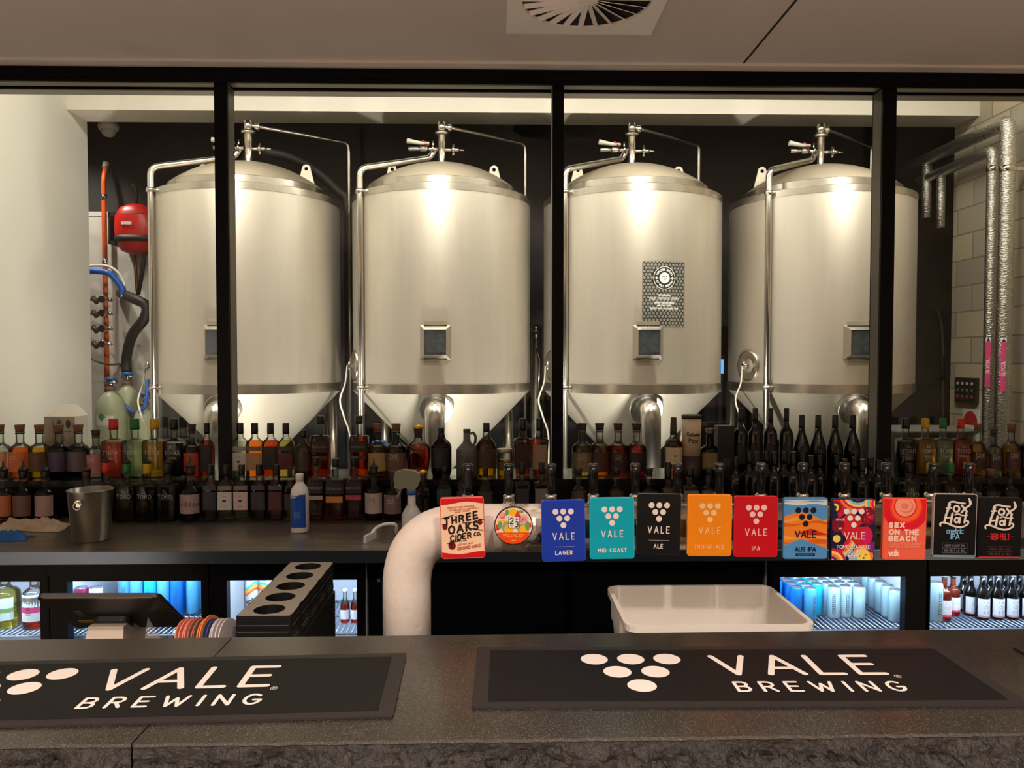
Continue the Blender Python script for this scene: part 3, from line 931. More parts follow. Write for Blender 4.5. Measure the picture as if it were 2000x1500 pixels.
for nm, lb, px_, Y, r_, zt_, ye, tp, (l0, l1), dx in (
    ('lagged_pipe_run', 'thicker foil-wrapped pipe with a pink arrow label, at the far right of the block wall', 1964, 5.2, .049, 3.245, 6.95, [(6.18, 2.77)], (668, 765), -.03),
    ('lagged_pipe_run', 'thinner foil-wrapped pipe with a pink label wrapping its left side', 1936, 5.36, .039, 3.095, 6.3, [(5.99, 2.66)], (667, 755), -.032)):
    t, c = glycol(nm, lb, px_, Y, r_, zt_, ye, tp)
    zb, zu = at(px_, l1, Y - r_).z, at(px_, l0, Y - r_).z
    rr_ = r_ + .0015
    def pf(u, v, rr_=rr_, dx=dx):
        a = -math.pi / 2 + (u + dx) / rr_
        return Vector((rr_ * math.cos(a), rr_ * math.sin(a), v))
    lbm = MB()
    for k in range(4):
        lbm.add([pf(-.016 + .008 * k, zb), pf(-.008 + .008 * k, zb), pf(-.008 + .008 * k, zu), pf(-.016 + .008 * k, zu)], [(0, 1, 2, 3)])
    lo = lbm.build('pink_label', pink, t, recalc=False)
    tx_ = MB()
    rr2 = rr_ + .001
    def pf2(u, v, rr_=rr2, dx=dx):
        a = -math.pi / 2 + (u + dx) / rr_
        return Vector((rr_ * math.cos(a), rr_ * math.sin(a), v))
    draw(tx_, text('GLYCOL', .02, track=.25, cx=0, y=-.01), .004, lambda u, v: pf2(-v, (zb * .45 + zu * .55) - .03 + u), nc=5)
    tx_.build('label_text', wht, lo, recalc=False)
    ar = MB()
    ar.add([pf2(-.016, zu), pf2(.016, zu), pf2(.016, zu + .03), pf2(-.016, zu + .03)], [(0, 1, 2, 3)])
    ar.build('arrow_patch', wht, lo, recalc=False)
    ar2 = MB()
    def pf3(u, v, rr_=rr2 + .001, dx=dx):
        a = -math.pi / 2 + (u + dx) / rr_
        return Vector((rr_ * math.cos(a), rr_ * math.sin(a), v))
    ar2.add([pf3(-.012, zu + .004), pf3(.012, zu + .004), pf3(0, zu + .026)], [(0, 1, 2)])
    ar2.build('arrow', rub, lo, recalc=False)
dp_ = thing('switchboard', 'small black switchboard with rows of coloured lamps on the block wall', 'switchboard', (XR, 5.82, 1.395))
MB().box(-.03, 0, -.13, .13, -.095, .095).build('housing', rub, dp_)
for r__, cl in enumerate(((210, 210, 205), (60, 140, 80), (190, 60, 60))):
    for k in range(4):
        MB().lathe([(.012, -.034), (.012, -.03)], 10, axis='X', c=(0, .09 - .06 * k, .05 - .05 * r__)).build('lamp_button', M('button_%d' % r__, cl, .4), dp_)
sg = thing('wall_sign', 'white sign with a red disc low on the block wall', 'sign', (XR, 5.78, 1.13))
MB().box(-.006, 0, -.10, .10, -.13, .12).build('panel', wht, sg)
rd = MB()
rd.lathe([(.085, -.009), (.085, -.006)], 28, axis='X', c=(0, 0, .02))
rd.build('red_disc', M('sign_red', (196, 36, 36), .5), sg)
MB().box(-.0105, -.0095, -.07, .07, -.035, .0).build('white_bar', wht, sg)
# hand shower hanging in the dark doorway
sh_ = thing('spray_hose', 'dim spray hose hanging in the dark doorway right of the last tank', 'hose', at(1838, 700, 6.9))
c0 = at(1838, 700, 6.9)
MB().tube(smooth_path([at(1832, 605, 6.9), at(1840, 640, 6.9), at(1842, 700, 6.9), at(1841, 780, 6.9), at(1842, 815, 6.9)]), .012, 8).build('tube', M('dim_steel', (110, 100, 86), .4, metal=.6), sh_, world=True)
MB().tube([at(1832, 606, 6.9), (at(1832, 606, 6.9).x, 7.0, at(1832, 606, 6.9).z)], .01, 8).build('wall_hook', pipe_steel, sh_, world=True)
MB().tube([at(1840, 693, 6.88), at(1842, 742, 6.88)], .02, 10).build('grip', rub, sh_, world=True)
bx = at(1840, 870, 4.4)
cr = thing('pallet_tub', 'pale grey plastic tub standing behind the coloured square bottles', 'tub', (at(1800, 850, 4.6).x, 4.6, 0))
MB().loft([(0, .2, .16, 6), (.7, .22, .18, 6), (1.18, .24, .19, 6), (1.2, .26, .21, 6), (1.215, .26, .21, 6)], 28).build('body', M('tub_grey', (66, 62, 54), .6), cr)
# ------------------------------------------------------------------ front bar
def stone_material():
    m = bpy.data.materials.new('polished_dark_stone')
    m.use_nodes = True
    nt = m.node_tree
    b = nt.nodes['Principled BSDF']
    tc = nt.nodes.new('ShaderNodeTexCoord')
    n = nt.nodes.new('ShaderNodeTexNoise'); n.inputs['Scale'].default_value = 620; n.inputs['Detail'].default_value = 3
    n2 = nt.nodes.new('ShaderNodeTexNoise'); n2.inputs['Scale'].default_value = 7; n2.inputs['Detail'].default_value = 6
    nt.links.new(tc.outputs['Object'], n.inputs['Vector']); nt.links.new(tc.outputs['Object'], n2.inputs['Vector'])
    r = nt.nodes.new('ShaderNodeValToRGB')
    e = r.color_ramp.elements
    e[0].position, e[0].color = .36, lin((26, 23, 20))
    e[1].position, e[1].color = .76, lin((104, 93, 80))
    q = r.color_ramp.elements.new(.54); q.color = lin((42, 37, 33))
    nt.links.new(n.outputs[0], r.inputs[0])
    mx = nt.nodes.new('ShaderNodeMixRGB'); mx.blend_type = 'MULTIPLY'; mx.inputs[0].default_value = .5
    r2 = nt.nodes.new('ShaderNodeValToRGB'); r2.color_ramp.elements[0].position = .3; r2.color_ramp.elements[0].color = (.5, .5, .5, 1); r2.color_ramp.elements[1].position = .7
    nt.links.new(n2.outputs[0], r2.inputs[0])
    nt.links.new(r.outputs[0], mx.inputs[1]); nt.links.new(r2.outputs[0], mx.inputs[2])
    nt.links.new(mx.outputs[0], b.inputs['Base Color'])
    b.inputs['Roughness'].default_value = .26
    return m
stone = stone_material()
rough_stone = M('rough_cut_stone', (27, 23, 20), .6, var=.98, spec=.3, scale=70, bump=1.0, bscale=90)
CZ = 1.08
def lerp_line(p, q, x):
    return p.y + (q.y - p.y) * (x - p.x) / (q.x - p.x)
b0, b1 = onz(0, 1250, CZ), onz(2000, 1228, CZ)
f0, f1 = onz(0, 1456, CZ), onz(2000, 1431, CZ)
# two slabs meeting at the seam
sx_ = -0.522
bar_x0, bar_x1 = -1.9, 2.1
def slab(x0, x1, name, label):
    t = thing(name, label, 'bar counter', ((x0 + x1) / 2, 1.3, 0), 'front bar counter slabs')
    top = MB()
    N = max(4, int((x1 - x0) / .012))
    fr = []
    for i in range(N + 1):
        x = x0 + (x1 - x0) * i / N
        fr.append((x, lerp_line(f0, f1, x) + .0035 * noise.noise(Vector((x * 40, 0, 0))) + .003 * noise.noise(Vector((x * 130, 3, 0)))))
    bk = [(x1, lerp_line(b0, b1, x1)), (x0, lerp_line(b0, b1, x0))]
    top.prism(fr + bk, lambda u, v, w_: Vector((u, v, CZ - .005 + w_)), .005)
    top.build('polished_top', stone, t, world=True)
    rk = MB()
    nx_, nz = int((x1 - x0) / .006), 62
    vs = []
    for k in range(nz + 1):
        z = CZ - .004 - k * .006
        for i in range(nx_ + 1):
            x = x0 + (x1 - x0) * i / nx_
            p = Vector((x * 11, 0.3, z * 14))
            d = noise.fractal(p, .9, 2.1, 5) * .024 + abs(noise.noise(p * 2.3)) * -.014 + noise.noise(p * 7) * .004
            fade = min(1, k / 5.0)
            y = lerp_line(f0, f1, x) + .003 - d * fade - .022 * min(1, k / 7.0)
            vs.append((x, y, z + .004 * noise.noise(p * 3 + Vector((9, 0, 0))) * fade))
    fs = []
    for k in range(nz):
        for i in range(nx_):
            a = k * (nx_ + 1) + i
            fs.append((a, a + 1, a + nx_ + 2, a + nx_ + 1))
    rk.add(vs, fs, 0, False)
    rk.build('rough_stone_face', rough_stone, t, world=True)
    cr_ = MB().box(x0 + .001, x1 - .001, 1.16, 1.50, 0, CZ - .006)
    cr_.build('counter_base', M('bar_base', (20, 18, 17), .7), t, world=True)
    return t
slab(bar_x0, sx_ - .0012, 'bar_counter', 'shorter dark stone bar counter slab at the left, past the fine seam')
slab(sx_ + .0012, bar_x1, 'bar_counter', 'long dark stone bar counter slab under the right bar mat')

mat_rubber = M('mat_rubber', (38, 34, 33), .55, spec=.3, bump=.15, bscale=500)
mat_print = M('mat_print', (13, 11, 12), .62, var=.15, scale=12, spec=.25)
mat_white = M('mat_white', (214, 204, 196), .6)
def bar_mat(label, o, ang, w_, d_, lo, tm):
    """o: front-left corner, ang: turn, lo: logo shift along the mat"""
    t = thing('bar_mat', label, 'bar mat', (o[0], o[1], CZ + .0005), 'rubber bar mats on the counter', rz=ang)
    MB().prism(rrect(w_, d_, .004, cx=w_ / 2, cy=d_ / 2), lambda u, v, k: Vector((u, v, k)), .0035).build('rubber_mat', mat_rubber, t)
    MB().prism(rrect(w_ - .05, d_ - .036, .003, cx=w_ / 2, cy=d_ / 2), lambda u, v, k: Vector((u, v, .0032 + k)), .0009).build('printed_panel', mat_print, t)
    fn = lambda u, v: Vector((u + lo, v, .0046))
    lg = MB()
    for u, v in ((.2145, .188), (.281, .188), (.347, .188), (.2485, .1315), (.315, .1315), (.2815, .0745)):
        disc(lg, u, v, .0245, fn, n=36)
    lg.build('dot_emblem', mat_white, t)
    tx = MB()
    draw(tx, text('VALE', .080, width=.284, left=.429, y=.1195), .0108, fn, nc=14)
    draw(tx, text('BREWING', .0352, width=.278, left=.438, y=.0508), .0060, fn, nc=10)
    draw(tx, [arc(.728, .108, .0055, .0055, 0, 360, 14)], .0009, fn, caps=False)
    draw(tx, text('R', .006, cx=.728, y=.105), .0009, fn, caps=False)
    tx.build('lettering', mat_white, t)
    return t
bar_mat('long black rubber bar mat with white dot triangle, lying right of centre', (-.0385, 1.192), R(-.75), .886, .252, 0, 0)
m1a = math.atan2(1.1642 - 1.1437, -.1578 + .7395)
mc = Vector((-.1578, 1.1642)) - Vector((math.cos(m1a), math.sin(m1a))) * .886
bar_mat('long black rubber bar mat with white lettering, cut off at the left side', mc, m1a, .886, .2535, -.049, 0)
m3 = onz(1983, 1270, CZ)
t3 = thing('bar_mat', 'black rubber bar mat of which only a corner shows at the right edge', 'bar mat', (m3.x, 1.175, CZ + .0005), 'rubber bar mats on the counter')
MB().prism(rrect(.886, .25, .004, cx=.443, cy=.125), lambda u, v, k: Vector((u, v, k)), .0035).build('rubber_mat', mat_rubber, t3)
MB().prism(rrect(.836, .214, .003, cx=.443, cy=.125), lambda u, v, k: Vector((u, v, .0032 + k)), .0009).build('printed_panel', mat_print, t3)

# ------------------------------------------------------------------ under-bar bench
BZ = 0.87
st_bench = M('bench_steel', (120, 114, 106), .35, metal=.9)
bn = thing('under_bar_bench', 'steel work bench running behind the stone bar counter', 'bench', (0, 1.85, 0))
MB().box(-1.9, 2.0, 1.555, 2.08, BZ - .03, BZ).box(-1.9, 2.0, 2.06, 2.08, BZ - .07, BZ).build('bench_top', st_bench, bn, world=True)
for x in (-1.6, 0.1, 1.7):
    for y in (1.62, 2.08):
        MB().tube([(x, y, 0), (x, y, BZ - .03)], .02, 10).build('leg', st_bench, bn, world=True)

# tasting paddles: stack of flat boards with five glass holes
pad_side = M('paddle_black', (17, 15, 15), .45)
pad_top = M('paddle_top', (126, 118, 107), .5, var=.05, scale=20)
def make_paddle():
    L, W, TH = .425, .113, .0066
    m = MB()
    N = 28
    # outer split into five cells, each a square ring round its hole
    cell = L / 5
    for k in range(5):
        yc = cell * (k + .5)
        hole, outer = [], []
        for e in range(N):
            a = 2 * math.pi * e / N
            ca, sa = math.cos(a), math.sin(a)
            hole.append((.033 * ca, yc + .033 * sa))
            q = min((W / 2) / max(abs(ca), 1e-6), (cell / 2) / max(abs(sa), 1e-6))
            outer.append((q * ca, yc + q * sa))
        vs = [(x, y, TH) for x, y in hole] + [(x, y, TH) for x, y in outer] + [(x, y, 0) for x, y in hole] + [(x, y, 0) for x, y in outer]
        fs, fh = [], []
        for e in range(N):
            j = (e + 1) % N
            fs.append((e, j, N + j, N + e))
            fh += [(2 * N + e, 3 * N + e, 3 * N + j, 2 * N + j), (e, 2 * N + e, 2 * N + j, j)]
        m.add(vs, fs, 1)
        m.add(vs, fh, 0)
    for x in (-W / 2, W / 2):
        m.add([(x, 0, 0), (x, L, 0), (x, L, TH), (x, 0, TH)], [(0, 1, 2, 3)], 0)
    for y in (0, L):
        m.add([(-W / 2, y, 0), (W / 2, y, 0), (W / 2, y, TH), (-W / 2, y, TH)], [(0, 1, 2, 3)], 0)
    return m.build('board', [pad_side, pad_top])
pb = make_paddle()
pxc = at(514, 1207, 1.6)
for k in range(11):
    o = pb if k == 0 else pb.copy()
    if k:
        col.objects.link(o)
    o.name = 'tasting_paddle'
    o.location = (pxc.x + random.uniform(-.001, .001), 1.60 + random.uniform(-.001, .001), 1.018 + k * .0070)
    n = 11 - k
    lab = 'topmost black tasting paddle with five glass holes, brown top face showing' if n == 1 else 'black tasting paddle with glass holes, %s from the top of its stack' % ORD[n]
    tag(o, lab, 'tasting paddle', 'stack of tasting paddles')

hb_ = thing('paddle_stand', 'plain black box stand under the stack of tasting paddles', 'stand', (pxc.x, 1.60, BZ))
MB().box(-.058, .060, .002, .428, 0, 1.0172 - BZ).build('box_body', pad_side, hb_)
# coasters standing on edge
cols_ = [((214, 120, 100), 'salmon pink', 4), ((150, 92, 70), 'brown', 2), ((120, 74, 58), 'dark brown', 1), ((226, 120, 46), 'orange', 2), ((60, 60, 100), 'navy blue', 2), ((190, 180, 180), 'pale grey', 4)]
cx0 = at(366, 1230, 1.64).x
cx1 = at(447, 1230, 1.64).x
tot = sum(c[2] for c in cols_)
idx = 0
for c_, nm, k_ in cols_:
    for j in range(k_):
        x = cx0 + (cx1 - cx0) * idx / (tot - 1)
        big = (nm == 'orange' and j == 1)
        rad = .050 if big else .0465
        d = MB().lathe([(rad, -.0013), (rad, .0013)], 30, axis='X', smooth=False)
        o = d.build('coaster', M('card_' + nm.replace(' ', '_'), c_, .7, var=.06, scale=60))
        o.location = (x, 1.64, 0.982 + rad * .99)
        o.rotation_euler = (0, R(-12 + 3 * (idx % 3)), R(-8))
        pos = ('only one' if k_ == 1 else ('%s from the left' % ORD[j + 1]))
        tag(o, '%s round card coaster standing on edge, %s of its colour' % (nm, pos), 'coaster', 'coasters standing in a row')
        idx += 1

rk_ = thing('coaster_rack', 'low black rack holding the row of upright coasters', 'rack', ((cx0 + cx1) / 2, 1.64, BZ))
hw_ = (cx1 - cx0) / 2 + .02
MB().box(-hw_, hw_, -.03, .03, 0, .111).build('rack_body', pad_side, rk_)
# white tub
tub_m = M('tub_plastic', (216, 208, 198), .45, var=.03, scale=8)
tl, tr = at(1183, 1148, 1.86), at(1500, 1147, 1.86)
tx0, tx1 = tl.x, tr.x
tb = thing('plastic_tub', 'open off-white plastic tub on the work bench, right of centre', 'tub', ((tx0 + tx1) / 2, 1.71, BZ))
W_, D_ = (tx1 - tx0), .29
def rect_ring(w, d, z, r):
    return [Vector((x, y, z)) for x, y in rrect(w, d, r, 4)]
hgt = CZ - BZ - .002
rg = [rect_ring(W_ - .05, D_ - .05, 0, .02), rect_ring(W_ - .012, D_ - .012, hgt - .016, .025), rect_ring(W_, D_, hgt - .014, .03), rect_ring(W_, D_, hgt, .03), rect_ring(W_ - .02, D_ - .02, hgt, .025), rect_ring(W_ - .022, D_ - .022, hgt - .006, .025), rect_ring(W_ - .056, D_ - .056, .006, .02)]
MB().rings(rg, smooth=False).build('tub_body', tub_m, tb)
for s in (-1, 1):
    MB().box(s * (W_ / 2 - .004) - .004, s * (W_ / 2 - .004) + .004, -.06, .06, hgt - .05, hgt - .014).build('handle_lip', tub_m, tb)

# tablet till
tp = thing('tablet', 'black tablet till seen from behind on a pale stand', 'tablet', (at(215, 1235, 1.82).x, 1.82, BZ))
p00, p10 = at(80, 1163, 1.70), at(320, 1162, 1.70)
q0, q1 = at(136, 1221, 1.86), at(366, 1221, 1.86)
ux = (p10 - p00).normalized()
vx = ((p00 + p10) / 2 - (q0 + q1) / 2)
hv = vx.length
vx.normalize()
vx = (vx - ux * vx.dot(ux)).normalized()
nx_ = ux.cross(vx).normalized()
if nx_.y > 0:
    nx_ = -nx_
cen = (p00 + p10 + q0 + q1) / 4
wdt = (p10 - p00).length
def tf(u, v, k):
    return cen + ux * u + vx * v + nx_ * k
MB().prism(rrect(wdt, hv, .012), lambda u, v, k: tf(u, v, k - .005), .010).build('back_shell', M('tablet_back', (24, 21, 20), .5), tp, world=True)
MB().prism(rrect(wdt - .02, hv - .02, .006), lambda u, v, k: tf(u, v, -.006 + k), .001).build('screen', M('tablet_screen', (8, 8, 9), .1), tp, world=True)
MB().prism(rrect(wdt - .03, .006, .002, cy=hv / 2 - .004), lambda u, v, k: tf(u, v, .005 + k), .0012).build('top_trim', M('tablet_trim', (120, 92, 76), .35, metal=.6), tp, world=True)
MB().prism(rrect(.016, .034, .002, cx=-wdt * .31, cy=-.005), lambda u, v, k: tf(u, v, .005 + k), .0006).build('grey_sticker', M('sticker_grey', (96, 88, 80), .5), tp, world=True)
MB().prism(rrect(.055, .016, .002, cx=-wdt * .30, cy=-.058), lambda u, v, k: tf(u, v, .005 + k), .0006).build('yellow_sticker', M('sticker_yellow', (164, 124, 36), .5), tp, world=True)
MB().prism(rrect(.085, .05, .018, cx=-.02, cy=-.045), lambda u, v, k: tf(u, v, .005 + k), .012).build('mount', M('tablet_back', (24, 21, 20)), tp, world=True)
s0, s1 = at(182, 1246, 1.80), at(250, 1246, 1.80)
stn = MB()
stn.add([(s0.x - .02, 1.74, BZ), (s1.x + .012, 1.74, BZ), (s1.x + .012, 1.90, BZ), (s0.x - .02, 1.90, BZ), (s0.x, 1.78, 1.012), (s1.x, 1.78, 1.012), (s1.x, 1.88, 1.012), (s0.x, 1.88, 1.012)],
        [(0, 3, 2, 1), (4, 5, 6, 7), (0, 1, 5, 4), (1, 2, 6, 5), (2, 3, 7, 6), (3, 0, 4, 7)])
stn.build('stand', M('stand_beige', (206, 188, 170), .5), tp, world=True)
cd_ = at(292, 1246, 1.78)
tag(MB().add([(-.012, 0, 0), (.03, 0, 0), (.0, .002, .05), (-.004, .002, .058)], [(0, 1, 2, 3)]).box(-.012, .03, 0, .03, -.105, .002).build('card_holder', tint('clear_acrylic', (225, 215, 210), 1.0, body=.25), loc=(cd_.x, 1.78, BZ + .105)), 'small clear acrylic card holder between the tablet stand and the coasters', 'card holder')

# ------------------------------------------------------------------ beer font pipe
def frost_material():
    m = bpy.data.materials.new('frosted_pipe')
    m.use_nodes = True
    nt = m.node_tree
    b = nt.nodes['Principled BSDF']
    tc = nt.nodes.new('ShaderNodeTexCoord')
    n = nt.nodes.new('ShaderNodeTexNoise'); n.inputs['Scale'].default_value = 14; n.inputs['Detail'].default_value = 8; n.inputs['Roughness'].default_value = .7
    nt.links.new(tc.outputs['Object'], n.inputs['Vector'])
    sp = nt.nodes.new('ShaderNodeSeparateXYZ'); nt.links.new(tc.outputs['Object'], sp.inputs[0])
    # ice cover thins out along the bar
    ma = nt.nodes.new('ShaderNodeMath'); ma.operation = 'MULTIPLY_ADD'; ma.inputs[1].default_value = -1.6; ma.inputs[2].default_value = .78
    nt.links.new(sp.outputs['X'], ma.inputs[0])
    ad = nt.nodes.new('ShaderNodeMath'); ad.operation = 'ADD'
    nt.links.new(ma.outputs[0], ad.inputs[0]); nt.links.new(n.outputs[0], ad.inputs[1])
    r = nt.nodes.new('ShaderNodeValToRGB'); r.color_ramp.elements[0].position = .72; r.color_ramp.elements[1].position = .9
    nt.links.new(ad.outputs[0], r.inputs[0])
    mc_ = nt.nodes.new('ShaderNodeMixRGB'); mc_.inputs[1].default_value = lin((176, 168, 156)); mc_.inputs[2].default_value = lin((232, 218, 206))
    nt.links.new(r.outputs[0], mc_.inputs[0]); nt.links.new(mc_.outputs[0], b.inputs['Base Color'])
    inv = nt.nodes.new('ShaderNodeMath'); inv.operation = 'SUBTRACT'; inv.inputs[0].default_value = .95
    nt.links.new(r.outputs[0], inv.inputs[1]); nt.links.new(inv.outputs[0], b.inputs['Metallic'])
    mr = nt.nodes.new('ShaderNodeMapRange'); mr.inputs['To Min'].default_value = .16; mr.inputs['To Max'].default_value = .6
    nt.links.new(r.outputs[0], mr.inputs['Value']); nt.links.new(mr.outputs[0], b.inputs['Roughness'])
    bp = nt.nodes.new('ShaderNodeBump'); bp.inputs['Strength'].default_value = .25; bp.inputs['Distance'].default_value = .004
    n3 = nt.nodes.new('ShaderNodeTexNoise'); n3.inputs['Scale'].default_value = 60; nt.links.new(tc.outputs['Object'], n3.inputs['Vector'])
    nt.links.new(n3.outputs[0], bp.inputs['Height']); nt.links.new(bp.outputs[0], b.inputs['Normal'])
    return m
FY = 1.80
fx = at(795, 1200, FY).x
FZ = at(1000, 1031, FY).z
FR = .0565
font = thing('beer_font', 'frost covered bent pipe rising from the bench and running behind the tap badges', 'beer font', (fx, FY, BZ))
MB().tube(bend([(0, 0, 0), (0, 0, FZ - BZ), (1.9, 0, FZ - BZ)], .135, 16), FR, 40).build('font_pipe', frost_material(), font)
MB().lathe([(.085, 0), (.085, .008), (.06, .012)], 32).build('floor_flange', pipe_steel, font)
drp = MB().box(at(905, 1090, 1.9).x - fx, 2.0, .10, .115, FZ - BZ - .10, FZ - BZ - .085)
chrome = M('chrome', (215, 212, 206), .08, metal=1.0)
hand_m = M('handle_black', (14, 13, 14), .18)
tapx = [at(903, 1030, 1.70).x + .1075 * i for i in range(13)]
tap_dx = {11: .004, 0: .004}
for i, x in enumerate(tapx):
    lbl = 'black handled beer tap, %s along the font from its bend' % ORD[i + 1]
    t = thing('beer_tap', lbl, 'beer tap', (x + tap_dx.get(i, 0), FY, FZ), 'beer taps along the frosted font')
    MB().tube([(0, FR - .004, .01), (0, .13, .01)], .014, 14).lathe([(.022, FR - .002), (.022, FR + .012)], 16, axis='Y', c=(0, 0, .01)).build('shank', chrome, t)
    MB().lathe([(.011, -.07), (.014, -.03), (.017, .0), (.017, .03), (.012, .04)], 16, c=(0, .14, 0)).build('faucet', chrome, t)
    MB().lathe([(.009, .036), (.015, .040), (.015, .052), (.010, .056)], 16, c=(0, .14, 0)).build('collar', chrome, t)
    hb = []
    for z, r_ in ((.055, .009), (.075, .0105), (.11, .0115), (.128, .0125)):
        hb.append([Vector((r_ * (1 + (.05 if k % 2 else 0)) * math.cos(2 * math.pi * k / 24), .14 + r_ * (1 + (.05 if k % 2 else 0)) * math.sin(2 * math.pi * k / 24), z)) for k in range(24)])
    hd_ = MB().rings(hb).build('handle', hand_m, t)
    MB().lathe([(.0128, .127), (.0132, .129), (.011, .1325), (.0, .134)], 20, c=(0, .14, 0), cap1=False).build('end_cap', M('dark_chrome', (96, 92, 88), .2, metal=.9), hd_)
    if i == 11:
        t.rotation_euler = (0, R(5), 0)

# ------------------------------------------------------------------ tap badges
BY = 1.70
S = BY / F
def badge(px, py, w, h, tilt, label, ground, rim=None, shape='rect', thick=.008, rimw=.0016):
    c = at(px, py, BY)
    t = thing('tap_badge', label, 'tap badge', c, 'tap badges along the font')
    t.rotation_euler = (0, R(tilt), 0)
    W, H = w * S, h * S
    out = rrect(W, H, .006, 5) if shape == 'rect' else [(W / 2 * math.cos(2 * math.pi * k / 48), W / 2 * math.sin(2 * math.pi * k / 48)) for k in range(48)]
    MB().prism(out, lambda u, v, k: Vector((u, k, v)), thick).build('plate', rim or ground, t)
    out2 = rrect(W - 2 * rimw, H - 2 * rimw, .005, 5) if shape == 'rect' else [(u * (1 - 2 * rimw / W), v * (1 - 2 * rimw / W)) for u, v in out]
    MB().prism(out2, lambda u, v, k: Vector((u, -.0008 + k, v)), .0009).build('face', ground, t)
    MB().tube([(0, thick, 0), (0, FY - BY - FR + .004, 0)], .012, 12).build('bracket', chrome, t)
    return t, W, H
def layer(k):
    y = -.0009 - .00018 * k
    return lambda u, v: Vector((u, y, v))
pale = M('badge_print_white', (236, 222, 212), .5)
px_ = S
def vale_badge(px, py, w, h, tilt, label, c, line2, w2, ink=None, rule=True, sub=None, small=False):
    ground = M('badge_' + label.split()[0] + '_ground', c, .4, spec=.25)
    ink = ink or pale
    t, W, H = badge(px, py, w, h, tilt, label, ground, rim=M('badge_' + label.split()[0] + '_rim', tuple(min(255, int(x * 1.05 + 10)) for x in c), .3))
    fn = layer(4)
    e = MB()
    for a, b in LOGO:
        disc(e, a * 15.2 * px_, H / 2 - (22.5 + -b * 13.4) * px_, 5.8 * px_, fn, n=24)
    e.build('dot_emblem', ink, t)
    x = MB()
    draw(x, text('VALE', 12.5 * px_, width=42 * px_, y=H / 2 - 77.5 * px_, sx=.8), 1.75 * px_, fn)
    h2 = 7.6 * px_
    wd2 = w2 * px_
    draw(x, text(line2, h2, width=wd2, y=H / 2 - 107.5 * px_, sx=.85), 1.4 * px_, fn)
    if rule:
        draw(x, [[(-19 * px_, H / 2 - 92 * px_), (21 * px_, H / 2 - 92 * px_)]], .4 * px_, fn)
    x.build('lettering', ink, t)
    return t, W, H
vale_badge(1100.5, 1036.5, 86, 121, -1.2, 'blue rectangular tap badge with white dots, wording and a thin rule', (22, 56, 168), 'LAGER', 33)
vale_badge(1195.5, 1032, 88, 121, -.5, 'turquoise rectangular tap badge with white dots', (0, 164, 186), 'MID COAST', 56, rule=False)
vale_badge(1286.5, 1024, 87, 121, 1.2, 'black rectangular tap badge with white dots between turquoise and orange ones', (7, 6, 7), 'ALE', 17)
vale_badge(1386, 1026, 88, 122, .4, 'orange rectangular tap badge with cream dots', (240, 136, 10), 'TROPIC ALE', 60, ink=M('badge_print_cream', (244, 196, 140), .5), rule=False)
vale_badge(1476.5, 1028.5, 87, 121, .4, 'red rectangular tap badge with pale pink dots', (196, 10, 26), 'IPA', 15, ink=M('badge_print_pink', (240, 196, 190), .5), rule=False)

def art(t, W, H, layers, name='artwork'):
    """layers: (polygon in units of width/height -0.5..0.5, material)"""
    mats = []
    mb = MB()
    for k, (poly, m) in enumerate(layers):
        q = clip([(u * W, v * H) for u, v in poly], -W / 2 + .0016, W / 2 - .0016, -H / 2 + .002, H / 2 - .002)
        if len(q) < 3:
            continue
        if m not in mats:
            mats.append(m)
        y = -.0010 - .00003 * k
        mb.poly([Vector((u, y, v)) for u, v in q], mats.index(m))
    return mb.build(name, mats, t, recalc=False)
def band(top, bot, n=24):
    """closed outline between two curves over u in -0.5..0.5"""
    us = [-.5 + k / n for k in range(n + 1)]
    return [(u, top(u)) for u in us] + [(u, bot(u)) for u in reversed(us)]
def circ(cx, cy, rx, ry=None, n=28):
    return [(cx + rx * math.cos(2 * math.pi * k / n), cy + (ry or rx) * math.sin(2 * math.pi * k / n)) for k in range(n)]
C = lambda n, c: M('ink_' + n, c, .45, spec=.25)
# 1 cider badge
cid = C('cider_cream', (247, 205, 170)); cred = C('cider_red', (204, 18, 30)); cblk = C('cider_black', (30, 16, 14)); capp = C('apple', (112, 12, 24)); cr2 = C('cider_tiny', (196, 92, 70))
t, W, H = badge(903.5, 1031, 86, 121, -1.5, 'cream and red tap badge with hand-drawn black lettering and apples', cid, rim=C('cider_edge', (226, 90, 80)))
art(t, W, H, [(band(lambda u: .5, lambda u: .405 + .022 * math.sin(u * 6 + 1)), cred), (band(lambda u: -.405 + .02 * math.sin(u * 6 - 1.0), lambda u: -.5), cred),
              (circ(-.40, .02, .058, .045), capp), (circ(.40, .085, .056, .045), capp), (circ(-.25, -.285, .085, .066), capp)])
x = MB(); fn = layer(4)
def hand(s, h, w_, cx, y, sl, wd):
    st = text(s, h * H, width=w_ * W, cx=cx * W, y=y * H)
    r_ = random.Random(len(s) * 7)
    st = [[(a + r_.uniform(-.006, .006) * W, b + sl * (a - cx * W) + r_.uniform(-.006, .006) * H) for a, b in pl] for pl in st]
    draw(x, st, wd * W, fn)
hand('THREE', .105, .74, -.03, .105, .20, .040)
hand('OAKS', .120, .66, .02, -.055, .15, .042)
hand('CIDER', .085, .46, -.05, -.185, .17, .032)
hand('CO.', .05, .15, .335, -.125, .15, .022)
draw(x, [[(.0 * W, .085 * H), (.2 * W, .085 * H), (.42 * W, .14 * H)], [(-.46 * W, .165 * H), (-.2 * W, .215 * H)], [(.16 * W, -.01 * H), (.46 * W, -.045 * H)], [(-.46 * W, .06 * H), (-.36 * W, .075 * H)], [(.38 * W, .125 * H), (.48 * W, .135 * H)], [(-.35 * W, -.245 * H), (-.24 * W, -.255 * H)], [(-.3 * W, -.222 * H), (.08 * W, -.205 * H)]], .018 * W, fn)
x.build('lettering', cblk, t)
